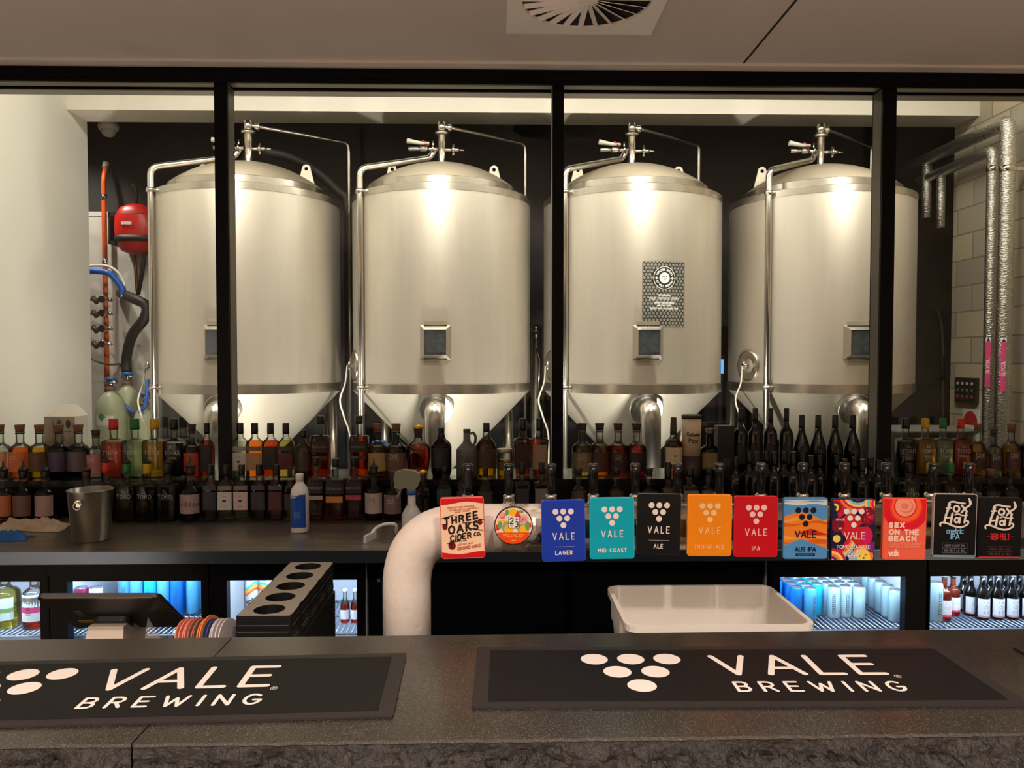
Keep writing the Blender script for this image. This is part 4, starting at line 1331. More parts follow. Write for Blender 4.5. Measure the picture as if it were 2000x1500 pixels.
x = MB()
for s_, h_, w_, cx_, y_, sl in (('CRAFTED WITH FRESH APPLES FROM', .020, .62, -.03, .335, .06), ('THE ADELAIDE HILLS NATURALLY', .020, .68, .04, .30, .07), ('HAND PICKED', .026, .34, .0, .26, .12), ('ADELAIDE HILLS', .026, .36, .05, -.270, .12), ('CRUSHED APPLE', .044, .54, .14, -.335, .13)):
    st = text(s_, h_ * H, width=w_ * W, cx=cx_ * W, y=y_ * H)
    draw(x, [[(a, b + sl * (a - cx_ * W)) for a, b in pl] for pl in st], (.006 if h_ < .04 else .013) * W, fn, nc=5)
x.build('small_lettering', cr2, t)
# 2 round badge
t, W, H = badge(1003, 1027, 76, 76, 0, 'round fruit patterned tap badge with a dark rim and orange lower third', C('round_cream', (242, 222, 196)), rim=C('round_rim', (60, 22, 18)), shape='round', rimw=.0024)
Rr = .46
def inr(poly):
    # trim to the disc
    out = []
    for u, v in poly:
        d = math.hypot(u, v)
        out.append((u, v) if d <= Rr else (u * Rr / d, v * Rr / d))
    return out
ora = C('round_orange', (238, 74, 18)); yel = C('round_yellow', (246, 186, 24)); grn = C('round_green', (112, 160, 84)); pnk = C('round_pink', (240, 170, 168)); gry = C('round_leaf', (150, 164, 150)); rdd = C('round_red', (222, 52, 40))
low = [(Rr * math.cos(R(a)), Rr * math.sin(R(a))) for a in range(201, 340, 6)]
random.seed(3)
lay = [(inr(circ(-.02, .36, .10, .10)), yel), (inr(circ(-.28, .10, .14, .05)), yel), (inr(circ(-.15, -.05, .15, .17)), gry), (inr(circ(-.13, -.08, .11, .12)), yel), (inr(circ(.25, -.06, .16, .16)), gry), (inr(circ(.27, -.09, .12, .11)), yel),
       (inr(circ(.24, .17, .15, .13)), pnk), (inr(circ(-.3, .27, .11, .09)), pnk), (inr([(.02, .22), (.10, .42), (.2, .22)]), rdd), (inr(circ(-.42, -.04, .07, .08)), rdd), (inr(circ(.43, .02, .06, .06)), rdd),
       (inr(circ(.19, .37, .07, .04)), grn), (inr(circ(.36, .0, .06, .12)), grn), (inr(circ(-.35, .02, .05, .10)), grn), (inr(circ(-.17, .35, .05, .08)), grn)]
for k in range(26):
    a, r__ = random.uniform(0, 360), random.uniform(.0, .09)
    lay.append((inr(circ(.24 + r__ * math.cos(a), .17 + r__ * math.sin(a), .010)), rdd))
for k in range(14):
    lay.append((inr(circ(-.3 + random.uniform(-.08, .08), .27 + random.uniform(-.06, .06), .010)), rdd))
lay += [(low, ora), ([(-.13, -.05), (.15, -.05), (.15, .24), (-.13, .24)], C('round_black', (24, 20, 22))), ([(-.12, -.04), (.14, -.04), (.14, .23), (-.12, .23)], C('round_white', (240, 234, 224)))]
art(t, W, H, lay)
x = MB(); fn = layer(12)
draw(x, text('2', .14 * W, cx=-.05 * W, y=.065 * W) + text('3', .14 * W, cx=.08 * W, y=-.02 * W), .026 * W, fn)
draw(x, text('RD', .04 * W, cx=.085 * W, y=.16 * W) + text('ST', .04 * W, cx=-.055 * W, y=-.01 * W), .008 * W, fn)
x.build('number', C('round_black', (24, 20, 22)), t)
x = MB()
draw(x, text('VODKA, YUZU, APPLE', .03 * W, width=.56 * W, y=-.235 * W) + text('& BLOOD ORANGE', .03 * W, width=.44 * W, y=-.295 * W) + text('6.5% ALC', .025 * W, width=.12 * W, y=-.39 * W), .008 * W, fn, nc=5)
x.build('small_lettering', C('round_text', (250, 190, 90)), t)
# 8 desert dune badge
bl = C('sky_blue', (82, 142, 196)); lb2 = C('cloud', (206, 214, 216)); o1 = C('dune_orange', (234, 130, 36)); o2 = C('dune_deep', (214, 92, 20)); rd2 = C('dune_red', (196, 44, 22)); o3 = C('dune_light', (240, 156, 64)); nav = C('navy', (14, 18, 40))
t, W, H = badge(1573, 1032, 88, 122, .2, 'sky blue tap badge with orange dunes and navy dots', bl)
sn = math.sin
art(t, W, H, [(band(lambda u: .46, lambda u: .39 + .01 * sn(9 * u)), lb2), (band(lambda u: .445 + .01 * sn(8 * u), lambda u: .43), bl),
              (band(lambda u: .20 + .06 * sn(-u * 5 + 1.2) - .05 * u, lambda u: -.35), o1), (band(lambda u: .155 + .03 * sn(-u * 7 + .5), lambda u: .11 + .025 * sn(u * 6 + 2)), o3),
              (band(lambda u: .10 + .03 * sn(u * 6), lambda u: .06 + .03 * sn(u * 5 + .6)), o2),
              (band(lambda u: -.09 + .085 * math.exp(-((u - .12) / .22) ** 2), lambda u: -.10 - .012 * sn(u * 5)), rd2),
              (band(lambda u: -.13 + .02 * sn(u * 8), lambda u: -.165 + .02 * sn(u * 7 + 1)), o3), (band(lambda u: -.2 + .03 * sn(u * 5), lambda u: -.25), o2),
              (band(lambda u: -.17 - .28 * abs(u + .1) ** 1.1 if True else 0, lambda u: -.5), bl)])
e = MB(); fn = layer(6)
for a, b in LOGO:
    disc(e, a * 15.2 * px_, H / 2 - (24.5 - b * 13.4) * px_, 5.8 * px_, fn, n=24)
e.build('dot_emblem', nav, t)
x = MB()
draw(x, text('VALE', 12.5 * px_, width=41 * px_, y=H / 2 - 78.5 * px_), 2.2 * px_, fn)
draw(x, text('AUS IPA', 8 * px_, width=41 * px_, y=H / 2 - 106 * px_), 1.8 * px_, fn)
x.poly([fn(u, v) for u, v in rrect(39 * px_, 5.5 * px_, 2.5 * px_, cy=H / 2 - 113 * px_)])
x.build('lettering', nav, t)
x = MB()
draw(x, text('AUSTRALIAN IPA', 2.4 * px_, width=30 * px_, y=H / 2 - 114.2 * px_), .5 * px_, layer(7), nc=4)
x.build('small_lettering', C('sky_blue', (82, 142, 196)), t)
# 9 fruit badge
nv = C('fruit_navy', (22, 24, 58)); mg = C('fruit_magenta', (206, 24, 92)); rdx = C('fruit_red', (206, 26, 44)); yl = C('fruit_yellow', (244, 206, 84)); og = C('fruit_orange', (240, 128, 50)); lbx = C('fruit_sky', (130, 190, 220)); wn = C('fruit_wine', (120, 16, 44)); pu = C('fruit_purple', (120, 36, 120))
t, W, H = badge(1666, 1034.5, 88, 124, .2, 'multicoloured swirling fruit tap badge with pale dots', nv)
lay = []
def swirl(cx, cy, r0, dr, a0, a1, cs):
    for k, c_ in enumerate(cs):
        ra, rb_ = r0 - dr * k, r0 - dr * (k + 1)
        an = [R(a0 + (a1 - a0) * q / 18) for q in range(19)]
        asp = W / H
        lay.append(([(cx + ra * math.cos(a), cy + ra * asp * math.sin(a)) for a in an] + [(cx + rb_ * math.cos(a), cy + rb_ * asp * math.sin(a)) for a in reversed(an)], c_))
swirl(-.42, .36, .42, .055, -70, 110, [yl, lbx, nv, mg, rdx, wn, yl])
swirl(.1, .62, .46, .05, 180, 330, [og, mg, yl, lbx, nv, rdx, pu, yl])
swirl(.55, .42, .30, .05, 90, 260, [yl, lbx, og, mg, yl])
swirl(-.62, -.02, .75, .05, -80, -5, [lbx, yl, og, mg, rdx, nv])
swirl(-.5, -.55, .36, .06, 0, 120, [mg, yl, og, pu])
lay += [(circ(-.05, .06, .26, .2), rdx), (circ(-.36, .08, .15, .12), wn), (circ(.33, .22, .19, .15), wn)]
random.seed(5)
for k in range(34):
    a, r__ = random.uniform(0, 6.28), random.uniform(0, .14)
    lay.append((circ(.33 + r__ * math.cos(a), .22 + r__ * .75 * math.sin(a), .018, .013, 8), random.choice([rdx, mg, og])))
lay += [(circ(.2, -.09, .24, .17), rdx), (circ(.28, -.1, .13, .12), mg), ([(.08, .05), (.2, .1), (.3, .05)], nv), (circ(.22, -.42, .24, .18), og), (circ(.2, -.45, .19, .15), yl), (circ(.14, -.42, .02, .014), nv), (circ(.24, -.45, .02, .014), nv), (circ(.28, -.40, .02, .014), rdx), (circ(.0, -.48, .1, .1), lbx), (circ(.44, -.28, .12, .09), pu), (circ(-.38, -.14, .09, .06), yl)]
art(t, W, H, lay)
e = MB(); fn = layer(16)
for a, b in LOGO:
    disc(e, a * 15.2 * px_, H / 2 - (25 - b * 13.4) * px_, 5.6 * px_, fn, n=24)
e.build('dot_emblem', pale, t)
x = MB()
draw(x, text('VALE', 13 * px_, width=41 * px_, y=H / 2 - 80 * px_, cx=2 * px_), 1.6 * px_, fn)
draw(x, text('POMEGRANATE', 6.8 * px_, width=66 * px_, y=H / 2 - 99 * px_), 1.2 * px_, fn)
draw(x, text('SOUR', 6.8 * px_, width=24 * px_, y=H / 2 - 109 * px_), 1.2 * px_, fn)
x.poly([fn(u, v) for u, v in rrect(22 * px_, 5 * px_, 1 * px_, cy=H / 2 - 114 * px_)])
draw(x, text('BITTER', 3.6 * px_, width=16 * px_, y=H / 2 - 43 * px_, left=-35 * px_) + text('TART', 2.6 * px_, width=8 * px_, y=H / 2 - 60 * px_, left=-31 * px_), .8 * px_, fn, nc=5)
x.build('lettering', pale, t)
x = MB()
draw(x, text('SOUR ALE', 2.4 * px_, width=16 * px_, y=H / 2 - 115.2 * px_), .5 * px_, layer(18), nc=4)
x.build('small_lettering', rdx, t)
# 10 coral badge
cor = C('coral', (238, 98, 70)); cdr = C('coral_red', (222, 20, 42)); corr = C('coral_orange', (246, 96, 46)); sal = C('salmon', (246, 150, 126)); sal2 = C('salmon_dark', (226, 122, 96))
t, W, H = badge(1766.5, 1033, 87, 123, .8, 'coral tap badge with concentric circles and bold pale block lettering', cor)
k_ = W / H
art(t, W, H, [(circ(.02, .36, .55, .55 * k_, 40), cdr), (circ(.02, .36, .38, .38 * k_, 40), C('coral_mid', (236, 50, 40))), (circ(.02, .36, .34, .34 * k_, 40), corr), (circ(.0, .37, .265, .265 * k_, 40), cdr), (circ(.0, .37, .235, .235 * k_, 40), sal), (circ(.03, .36, .16, .15 * k_, 30), sal2), (circ(.0, .375, .15, .13 * k_, 30), sal), (circ(-.01, .37, .09, .07 * k_, 24), sal2)])
x = MB(); fn = layer(6)
for s_, w_, y_ in (('SEX', 29, -55), ('ON THE', 58, -69), ('BEACH', 53, -82)):
    draw(x, text(s_, 8.6 * px_, width=w_ * px_, left=-31 * px_, y=H / 2 + y_ * px_ - 3 * px_, sx=1.28), 3.3 * px_, fn)
draw(x, text('vok', 11 * px_, track=.14, left=-31 * px_, y=H / 2 - 115 * px_), 3.2 * px_, fn)
x.build('lettering', C('coral_text', (250, 204, 184)), t)
x = MB()
draw(x, text('VODKA, PEACH LIQUEUR,', 4.2 * px_, width=66 * px_, left=-31 * px_, y=H / 2 - 92.5 * px_) + text('ORANGE & CRANBERRY', 4.2 * px_, width=62 * px_, left=-31 * px_, y=H / 2 - 99 * px_), .8 * px_, fn, nc=5)
x.build('small_lettering', C('coral_small', (246, 150, 126)), t)
# 11, 12 black script badges
def script_badge(px, py, tilt, label, rim, foot, sub, subm, rule_m):
    t, W, H = badge(px, py, 87, 127 if sub == 'metric' else 123, tilt, label, C('script_black', (6, 6, 7)), rim=rim)
    art(t, W, H, [(band(lambda u: -.465, lambda u: -.5), foot)])
    fn = layer(5)
    x = MB()
    q = lambda pl: [(a * W, b * H) for a, b in pl]
    sl = .15
    def L(pl, wd):
        draw(x, [[(a + sl * b * 1.0 * H / H * .05, b) for a, b in q(pl)]], wd * W, fn)
    def Cv(pl, wd):
        L([(p.x, p.y) for p in smooth_path([(a_, b_, 0) for a_, b_ in pl], 6)], wd)
    # first word, its last letter running up into a tail
    Cv([(-.185, .315), (-.15, .365), (-.06, .378), (.06, .360), (.20, .352)], .040)
    L([(-.150, .330), (-.205, .210)], .056)
    L([(-.225, .2775), (-.11, .282)], .036)
    L(arc(.010, .265, .066, .046, 0, 360, 16), .046)
    L([(.130, .318), (.255, .225)], .046)
    Cv([(.130, .212), (.21, .275), (.30, .318), (.335, .360), (.295, .425)], .044)
    x.poly([fn(a_ * W, b_ * H) for a_, b_ in ((.28, .435), (.335, .40), (.352, .36), (.335, .325), (.29, .305), (.305, .35))])
    # second word over a long swash
    L([(-.222, .180), (-.255, .070)], .054)
    L([(-.080, .190), (-.110, .050)], .054)
    L([(-.235, .118), (-.095, .130)], .034)
    L(arc(.028, .088, .050, .036, 0, 360, 14), .042)
    L([(.100, .130), (.092, .050)], .044)
    Cv([(-.02, .172), (.06, .188), (.14, .165), (.27, .168)], .032)
    L([(.240, .205), (.205, .055)], .048)
    Cv([(-.345, -.002), (-.355, .030), (-.30, .050), (-.19, .036), (-.063, .000), (.083, -.022), (.205, -.006), (.290, .035), (.290, .070), (.255, .078)], .040)
    x.build('script_lettering', M('badge_print_bone', (226, 210, 196), .5), t)
    y_ = MB()
    if sub == 'metric':
        draw(y_, text('metric', 11 * px_, width=33 * px_, y=H / 2 - 79 * px_, track=.1), 1.6 * px_, fn, nc=6)
        draw(y_, text('IPA', 9.5 * px_, width=17 * px_, y=H / 2 - 90 * px_), 1.7 * px_, fn, nc=6)
        small = ('WEST COAST IPA', '5.8% ABV', '60 IBU')
    else:
        draw(y_, text('RED PELT', 11.5 * px_, width=37 * px_, y=H / 2 - 84 * px_), 1.9 * px_, fn, nc=6)
        draw(y_, [[(-27 * px_, H / 2 - 78 * px_), (-22 * px_, H / 2 - 78 * px_)], [(22 * px_, H / 2 - 78 * px_), (27 * px_, H / 2 - 78 * px_)]], .6 * px_, fn)
        small = ('INDIA RED ALE', '5.8% ABV', '60 IBU')
    y_.build('name_lettering', subm, t)
    z = MB()
    by0, by1, bym = H / 2 - 118 * px_, H / 2 - 98 * px_, H / 2 - 108 * px_
    draw(z, [[(-25 * px_, by0), (25 * px_, by0), (25 * px_, by1), (-25 * px_, by1), (-25 * px_, by0)], [(-25 * px_, bym), (25 * px_, bym)], [(0, by0), (0, bym)]], .6 * px_, fn, nc=4)
    draw(z, text(small[0], 3.6 * px_, width=40 * px_, y=bym + 3.2 * px_) + text(small[1], 3.6 * px_, width=18 * px_, cx=-12 * px_, y=by0 + 3 * px_) + text(small[2], 3.6 * px_, width=16 * px_, cx=12 * px_, y=by0 + 3 * px_), .7 * px_, fn, nc=4)
    z.build('small_panel', rule_m, t)
script_badge(1865, 1026.5, .9, 'black tap badge with bone script lettering, pale rim and blue foot', M('badge_pale_rim', (190, 176, 166), .35), C('foot_blue', (96, 150, 190)), 'metric', C('metric_blue', (130, 180, 214)), C('rule_grey', (120, 120, 124)))
script_badge(1953, 1031.5, .8, 'black tap badge with bone script lettering and red foot, nearest the right edge', C('script_rim', (22, 18, 18)), C('foot_red', (214, 50, 40)), 'RED', C('pelt_red', (196, 40, 36)), C('rule_dark_red', (92, 60, 58)))
# ------------------------------------------------------------------ back counter
CT = 0.90
bsteel = M('bench_top_steel', (150, 142, 130), .3, metal=.9, var=.25, scale=5, stretch=(1.2, 9, 1))
bc = thing('back_counter', 'long stainless steel back counter carrying the front row of bottles', 'counter', (0, 3.2, 0))
MB().box(XL, XR, 2.93, 3.598, CT - .012, CT).build('steel_top', bsteel, bc, world=True)
MB().box(XL, XR, 2.925, 2.937, CT - .048, CT - .0005).build('steel_edge', M('edge_steel', (104, 116, 134), .25, metal=.9), bc, world=True)  # bluish base colour stands in for fridge light reflected on the steel
MB().box(XL, XR, 2.99, 3.59, CT - .05, CT - .012).build('underframe', M('black_laminate', (12, 12, 14)), bc, world=True)

cab_black = M('fridge_black', (7, 7, 9), .35, spec=.12)
inner = M('fridge_inner', (200, 208, 216), .5)
wire = M('shelf_wire', (150, 166, 190), .35, metal=.5)
led = emit('fridge_led', (212, 232, 255), 75.0)
fglass = tint('fridge_glass', (240, 245, 250), .6)
SH = 0.53
def fridge(x0, x1, ix0, ix1, label, lit=True):
    t = thing('under_counter_fridge', label, 'fridge', ((x0 + x1) / 2, 3.26, 0), 'fridges under the back counter')
    zt, zb = CT - .052, .06
    c = MB()
    c.box(ix0 - .012, ix0, 3.045, 3.55, zb, zt).box(ix1, ix1 + .012, 3.045, 3.55, zb, zt).box(ix0, ix1, 3.53, 3.55, zb, zt).box(ix0, ix1, 3.045, 3.53, zb, zb + .03).box(ix0, ix1, 3.045, 3.53, zt - .02, zt)
    c.build('cabinet', inner if lit else cab_black, t, world=True)
    d = MB()
    wz0, wz1 = .17, .766
    dx0, dx1 = ix0 - .009, ix1 + .009
    d.box(dx0, x0, 3.0, 3.04, zb, zt).box(x1, dx1, 3.0, 3.04, zb, zt).box(x0, x1, 3.0, 3.04, wz1, zt).box(x0, x1, 3.0, 3.04, zb, wz0)
    d.box(dx0 + .002, dx0 + .006, 2.996, 3.0, zb, wz1 + .02)
    dr = d.build('door', cab_black, t, world=True)
    MB().box(x0, x1, 3.015, 3.02, wz0, wz1).build('door_glass', fglass if lit else M('dark_glass', (6, 6, 8), .08), dr, world=True)
    MB().box(ix0 - .012, ix1 + .012, 3.05, 3.5, 0, .058).build('plinth', cab_black, t, world=True)
    if lit:
        for z in (SH, .24):
            s = MB()
            n = int((ix1 - ix0 - .03) / .021)
            for k in range(n + 1):
                x = ix0 + .015 + k * (ix1 - ix0 - .03) / n
                s.tube([(x, 3.08, z - .004), (x, 3.51, z - .004)], .003, 6)
            for y in (3.08, 3.30, 3.51):
                s.tube([(ix0 + .004, y, z - .008), (ix1 - .004, y, z - .008)], .004, 6)
            s.build('wire_shelf', wire, t, world=True)
        l = MB().box(ix0 + .01, ix1 - .01, 3.06, 3.075, zt - .045, zt - .022)
        l.build('light_strip', led, t, world=True)
    return t
def X3(px_, Y=3.0):
    return at(px_, 1180, Y).x
fridge(X3(-190), X3(78), X3(-190) - .02, X3(78) + .02, 'lit fridge at the far left with the yellow-green and pink bottles')
fridge(X3(132), X3(393), -1.737, X3(393) + .02, 'lit fridge behind the black tablet')
fridge(X3(443), X3(697), -1.108, X3(697) + .02, 'lit fridge behind the stack of tasting paddles')
fridge(X3(1523), X3(1768), X3(1523) - .03, 1.706, 'lit fridge full of blue cans beside the white tub')
fridge(X3(1815), X3(2065), 1.7325, X3(2065) + .06, 'lit fridge of dark bottles with white labels at the far right')
cb = thing('black_cabinet', 'plain black cabinet under the back counter, between the lit fridges', 'cabinet', (X3(1110), 3.26, 0))
MB().box(X3(697) + .045, X3(1523) - .055, 3.04, 3.55, 0, CT - .052).build('body', cab_black, cb, world=True)
for a, b in ((745, 1105), (1115, 1470)):
    MB().box(X3(a), X3(b), 3.0, 3.038, .06, CT - .06).build('door', cab_black, cb, world=True)
stk = MB()
draw(stk, text('SC', .011, left=X3(737), y=at(740, 1133, 2.998).z - .006), .002, lambda u, v: Vector((u, 2.9985, v)), nc=5)
stk.build('door_marking', M('marking_grey', (120, 118, 116), .5), cb, world=True, recalc=False)

# ------------------------------------------------------------------ cans and bottles in the fridges
lidm = M('can_lid', (200, 206, 212), .25, metal=.9)
def make_can(key, c, r_, h_, printed=True):
    t = thing('drink_can', '', 'can')
    MB().lathe([(r_ * .8, 0), (r_, .006), (r_, h_ - .014), (r_ * .86, h_ - .002)], 20, cap1=False).build('body', M('can_' + key, c, .35, metal=.25), t)
    MB().lathe([(r_ * .86, h_ - .002), (r_ * .88, h_), (r_ * .8, h_ - .003), (r_ * .3, h_ - .004)], 20, cap0=False).build('lid', lidm, t)
    if printed:
        p = MB()
        rr = r_ + .0008
        fn = lambda u, v: Vector((rr * math.sin(u / rr), -rr * math.cos(u / rr), v))
        w_, hh = .011, h_ * .62
        o = rrect(w_, hh, .005, 4, cx=.003, cy=h_ * .47)
        draw(p, [o + [o[0]]], .0014, fn, caps=False)
        for k in range(9):
            z = h_ * .47 - hh * .4 + k * hh * .1
            draw(p, [[(-.0005, z), (.0065, z + (.002 if k % 2 else -.001))]], .0022, fn, nc=4)
        p.build('printed_panel', M('can_print', (60, 74, 92), .5), t, recalc=False)
    return t
can_proto = {}
def can(key, c, x, y, z, label, group, printed=True, r_=.0262, h_=.135, rot=0):
    k = (key, printed, r_, h_)
    if k not in can_proto:
        can_proto[k] = make_can(key, c, r_, h_, printed)
        o = can_proto[k]
    else:
        o = copy_tree(can_proto[k])
    o.location = (x, y, z)
    o.rotation_euler = (0, 0, rot)
    o['label'] = label
    o['group'] = group
BLU, CYN, PAL, SKY = (18, 120, 214), (40, 196, 240), (186, 226, 238), (90, 180, 232)
random.seed(11)
xs = [1.166 + .0545 * k for k in range(8)]
fy = [3.31, 3.29, 3.21, 3.195, 3.26, 3.215, 3.225, 3.215]
cc = [('deep_blue', BLU), ('deep_blue', BLU), ('deep_blue', BLU), ('bright_blue', SKY), ('cyan', CYN), ('pale_blue', PAL), ('pale_blue', PAL), ('pale_blue', PAL)]
rowname = ['front', 'second', 'third', 'fourth', 'fifth', 'sixth', 'seventh']
for k, x in enumerate(xs):
    r__ = 0
    y = fy[k]
    while y < 3.48:
        can(cc[k][0], cc[k][1], x, y, SH, '%s can, %s column from the left, %s row, fridge beside white tub' % (cc[k][0].replace('_', ' '), ORD[k + 1], rowname[r__]), 'cans in the fridge beside the tub', printed=(k + r__) % 3 != 1, rot=random.uniform(-.5, .4))
        y += .0555
        r__ += 1
for k in range(5):
    can('pale_blue', PAL, 1.677, 3.165 + .06 * k, SH, 'pale blue can, %s from the door along the right side of the can fridge' % ORD[k + 1], 'cans in the fridge beside the tub', printed=k % 2 == 1)
# fridge behind the tablet
xs = [X3(132) + .02 + .0555 * k for k in range(1, 9)]
fy = [3.31, 3.29, 3.30, 3.30, 3.30, 3.33, 3.39, 3.31]
for k, x in enumerate(xs):
    key, c = (('bright_blue', SKY), ('bright_blue', SKY), ('cyan', CYN), ('bright_blue', SKY), ('deep_blue', BLU), ('bright_blue', SKY), ('pale_blue', PAL), ('pale_blue', PAL))[k]
    y, r__ = fy[k], 0
    while y < 3.49:
        can(key, c, x, y, SH, '%s can, %s column from the left, %s row, fridge behind the tablet' % (key.replace('_', ' '), ORD[k + 1], rowname[r__]), 'cans in the fridge behind the tablet', printed=(k + r__) % 2 == 0, h_=.165)
        y += .0555
        r__ += 1
for k, (nm, c, lab) in enumerate((('wine_red', (120, 26, 66), 'wine red printed can at the left end of the fridge behind the tablet'), ('lilac', (205, 196, 226), 'white and lilac can beside the wine red one in the tablet fridge'))):
    can(nm, c, -1.703 + .058 * k, 3.165, SH, lab, 'cans in the fridge behind the tablet', printed=True, h_=.165, r_=.0275)
# two cans with a rainbow swirl and dark word, behind the paddles
for k, px0 in enumerate((485, 512)):
    x = -1.076 + .061 * k
    t = thing('drink_can', 'white can with rainbow swirl and dark word, %s one behind the paddles' % ('left' if k == 0 else 'right'), 'can', (x, 3.38, SH), 'white swirl cans')
    r_, h_ = .029, .135
    MB().lathe([(r_ * .8, 0), (r_, .006), (r_, h_ - .014), (r_ * .86, h_ - .002)], 20, cap1=False).build('body', M('can_white', (232, 236, 238), .35), t)
    MB().lathe([(r_ * .86, h_ - .002), (r_ * .3, h_ - .004)], 20, cap0=False).build('lid', lidm, t)
    rr = r_ + .001
    fn = lambda u, v, rr=rr: Vector((rr * math.sin(u / rr), -rr * math.cos(u / rr), v))
    for q, c in enumerate(((90, 210, 190), (250, 190, 80), (240, 120, 60))):
        s = MB()
        for e in range(14):
            u0, u1 = -.04 + .08 * e / 14, -.04 + .08 * (e + 1) / 14
            f_ = lambda u: .088 + .014 * math.sin(u * 60 + k * 2) + (.014 - .013 * q)
            s.add([fn(u0, f_(u0)), fn(u1, f_(u1)), fn(u1, f_(u1) + .012), fn(u0, f_(u0) + .012)], [(0, 1, 2, 3)])
        s.build('swirl_stripe', M('swirl_%d' % q, c, .4), t, recalc=False)
    s = MB()
    draw(s, text('vok', .026, track=.12, cx=.0, y=.030), .0045, fn)
    s.build('lettering', M('can_ink', (50, 56, 70), .5), t, recalc=False)

# ------------------------------------------------------------------ bottle kinds: (z, r, exponent) in units of height / width
K = {
 'cork': dict(lv=[(0, .46, 2), (.012, .5, 2), (.50, .5, 2), (.56, .475, 2), (.60, .38, 2), (.635, .23, 2), (.67, .185, 2), (.87, .18, 2)], d=1, cap=(.855, .985, .2, .235), ring=.83, rat=.375),
 'square': dict(lv=[(0, .46, 6), (.015, .5, 6), (.60, .5, 6), (.635, .46, 5), (.65, .3, 3), (.665, .18, 2), (.83, .17, 2)], d=.72, cap=(.82, 1.0, .205, .2), rat=.375),
 'flask': dict(lv=[(0, .46, 5), (.012, .5, 5), (.60, .5, 5), (.66, .45, 4), (.71, .28, 3), (.745, .19, 2), (.82, .18, 2)], d=.75, cap=(.80, 1.0, .205, .2), rat=.30),
 'knob': dict(lv=[(0, .46, 6), (.012, .5, 6), (.645, .5, 6), (.675, .47, 6), (.685, .2, 3), (.70, .165, 2), (.88, .16, 2)], d=.8, cap=(.87, 1.0, .19, .2), rat=.30),
 'oval': dict(lv=[(0, .33, 2), (.012, .36, 2), (.15, .43, 2.4), (.45, .5, 2.6), (.58, .47, 2.6), (.66, .33, 2.2), (.69, .19, 2), (.76, .16, 2)], d=.6, cap=(.75, .90, .155, .18), rat=.47),
 'amphora': dict(lv=[(0, .40, 2), (.012, .43, 2), (.12, .5, 2), (.62, .5, 2), (.70, .42, 2), (.77, .22, 2), (.88, .15, 2), (.92, .14, 2)], d=1, cap=(.91, 1.0, .15, .15), rat=.40),
 'jug': dict(lv=[(0, .48, 2), (.01, .5, 2), (.56, .5, 2), (.60, .45, 2), (.72, .20, 2), (.76, .17, 2), (.95, .16, 2)], d=1, cap=(.94, 1.0, .17, .17), rat=.45),
 'scotch': dict(lv=[(0, .46, 2), (.012, .5, 2), (.55, .5, 2), (.62, .46, 2), (.68, .34, 2), (.73, .2, 2), (.84, .16, 2)], d=1, cap=(.83, 1.0, .165, .165), rat=.37),
 'jar': dict(lv=[(0, .47, 2), (.02, .5, 2), (.8, .5, 2), (.86, .46, 2), (.9, .46, 2)], d=1, cap=(.87, 1.0, .5, .5), rat=.60),
 'taper': dict(lv=[(0, .35, 4), (.012, .37, 4), (.55, .48, 4), (.625, .5, 4), (.65, .42, 4), (.68, .2, 2), (.80, .16, 2)], d=.8, cap=(.79, 1.0, .18, .18), rat=.32),
 'claret': dict(lv=[(0, .48, 2), (.01, .5, 2), (.6, .5, 2), (.655, .46, 2), (.69, .35, 2), (.73, .22, 2), (.78, .19, 2), (.82, .185, 2)], d=1, cap=(.80, 1.0, .195, .19), rat=.24),
 'burgundy': dict(lv=[(0, .48, 2), (.01, .5, 2), (.42, .5, 2), (.50, .465, 2), (.60, .35, 2), (.69, .235, 2), (.78, .18, 2)], d=1, cap=(.77, 1.0, .185, .175), rat=.29),
 'longneck': dict(lv=[(0, .47, 2), (.012, .5, 2), (.52, .5, 2), (.59, .44, 2), (.65, .24, 2), (.70, .18, 2), (.80, .17, 2)], d=1, cap=(.70, 1.0, .19, .165), rat=.30),
 'beer': dict(lv=[(0, .46, 2), (.012, .5, 2), (.5, .5, 2), (.58, .46, 2), (.66, .3, 2), (.75, .22, 2), (.95, .2, 2)], d=1, cap=(.93, 1.0, .24, .24), rat=.28),
}
corkm = M('cork', (120, 84, 58), .8, var=.2, scale=90)
corkd = M('cork_dark', (58, 40, 34), .7, var=.2, scale=90)
capblk = M('cap_black', (13, 12, 13), .35)
LIQ = {
 'orange': tint('liquid_orange', (250, 172, 100), .3), 'yellow': tint('liquid_yellow', (246, 208, 60), .3), 'purple': tint('liquid_purple', (70, 40, 96), .3),
 'darkpurple': tint('liquid_dark_purple', (44, 26, 52), .3), 'clear': tint('liquid_clear', (242, 242, 236), .3), 'red': tint('liquid_red', (246, 140, 112), .3, body=.16),
 'green': tint('liquid_green', (230, 242, 212), .3, body=.16), 'gold': tint('liquid_gold', (250, 222, 132), .3, body=.14), 'black': M('liquid_black', (10, 9, 12), .15),
 'amber': tint('liquid_amber', (250, 178, 76), .3), 'deepamber': tint('liquid_deep_amber', (236, 134, 62), .3), 'redamber': tint('liquid_red_amber', (214, 92, 56), .3),
 'pale': tint('liquid_pale', (250, 238, 166), .3), 'brown': tint('liquid_brown', (120, 70, 40), .3), 'redorange': tint('liquid_red_orange', (246, 126, 64), .3),
 'honey': tint('liquid_honey', (250, 208, 92), .3),
}
GL = {'clear': tint('bottle_glass', (240, 243, 238), .9), 'black': M('wine_glass_black', (9, 9, 8), .12), 'brown': tint('bottle_brown', (140, 92, 60), .9),
      'stone': M('stoneware', (92, 90, 86), .55, var=.08, scale=30), 'smoke': tint('bottle_smoke', (120, 104, 88), .9, body=.2)}
LABM = {}
def labmat(c):
    k = 'label_%d_%d_%d' % c
    return M(k, c, .5, var=.05, scale=40)
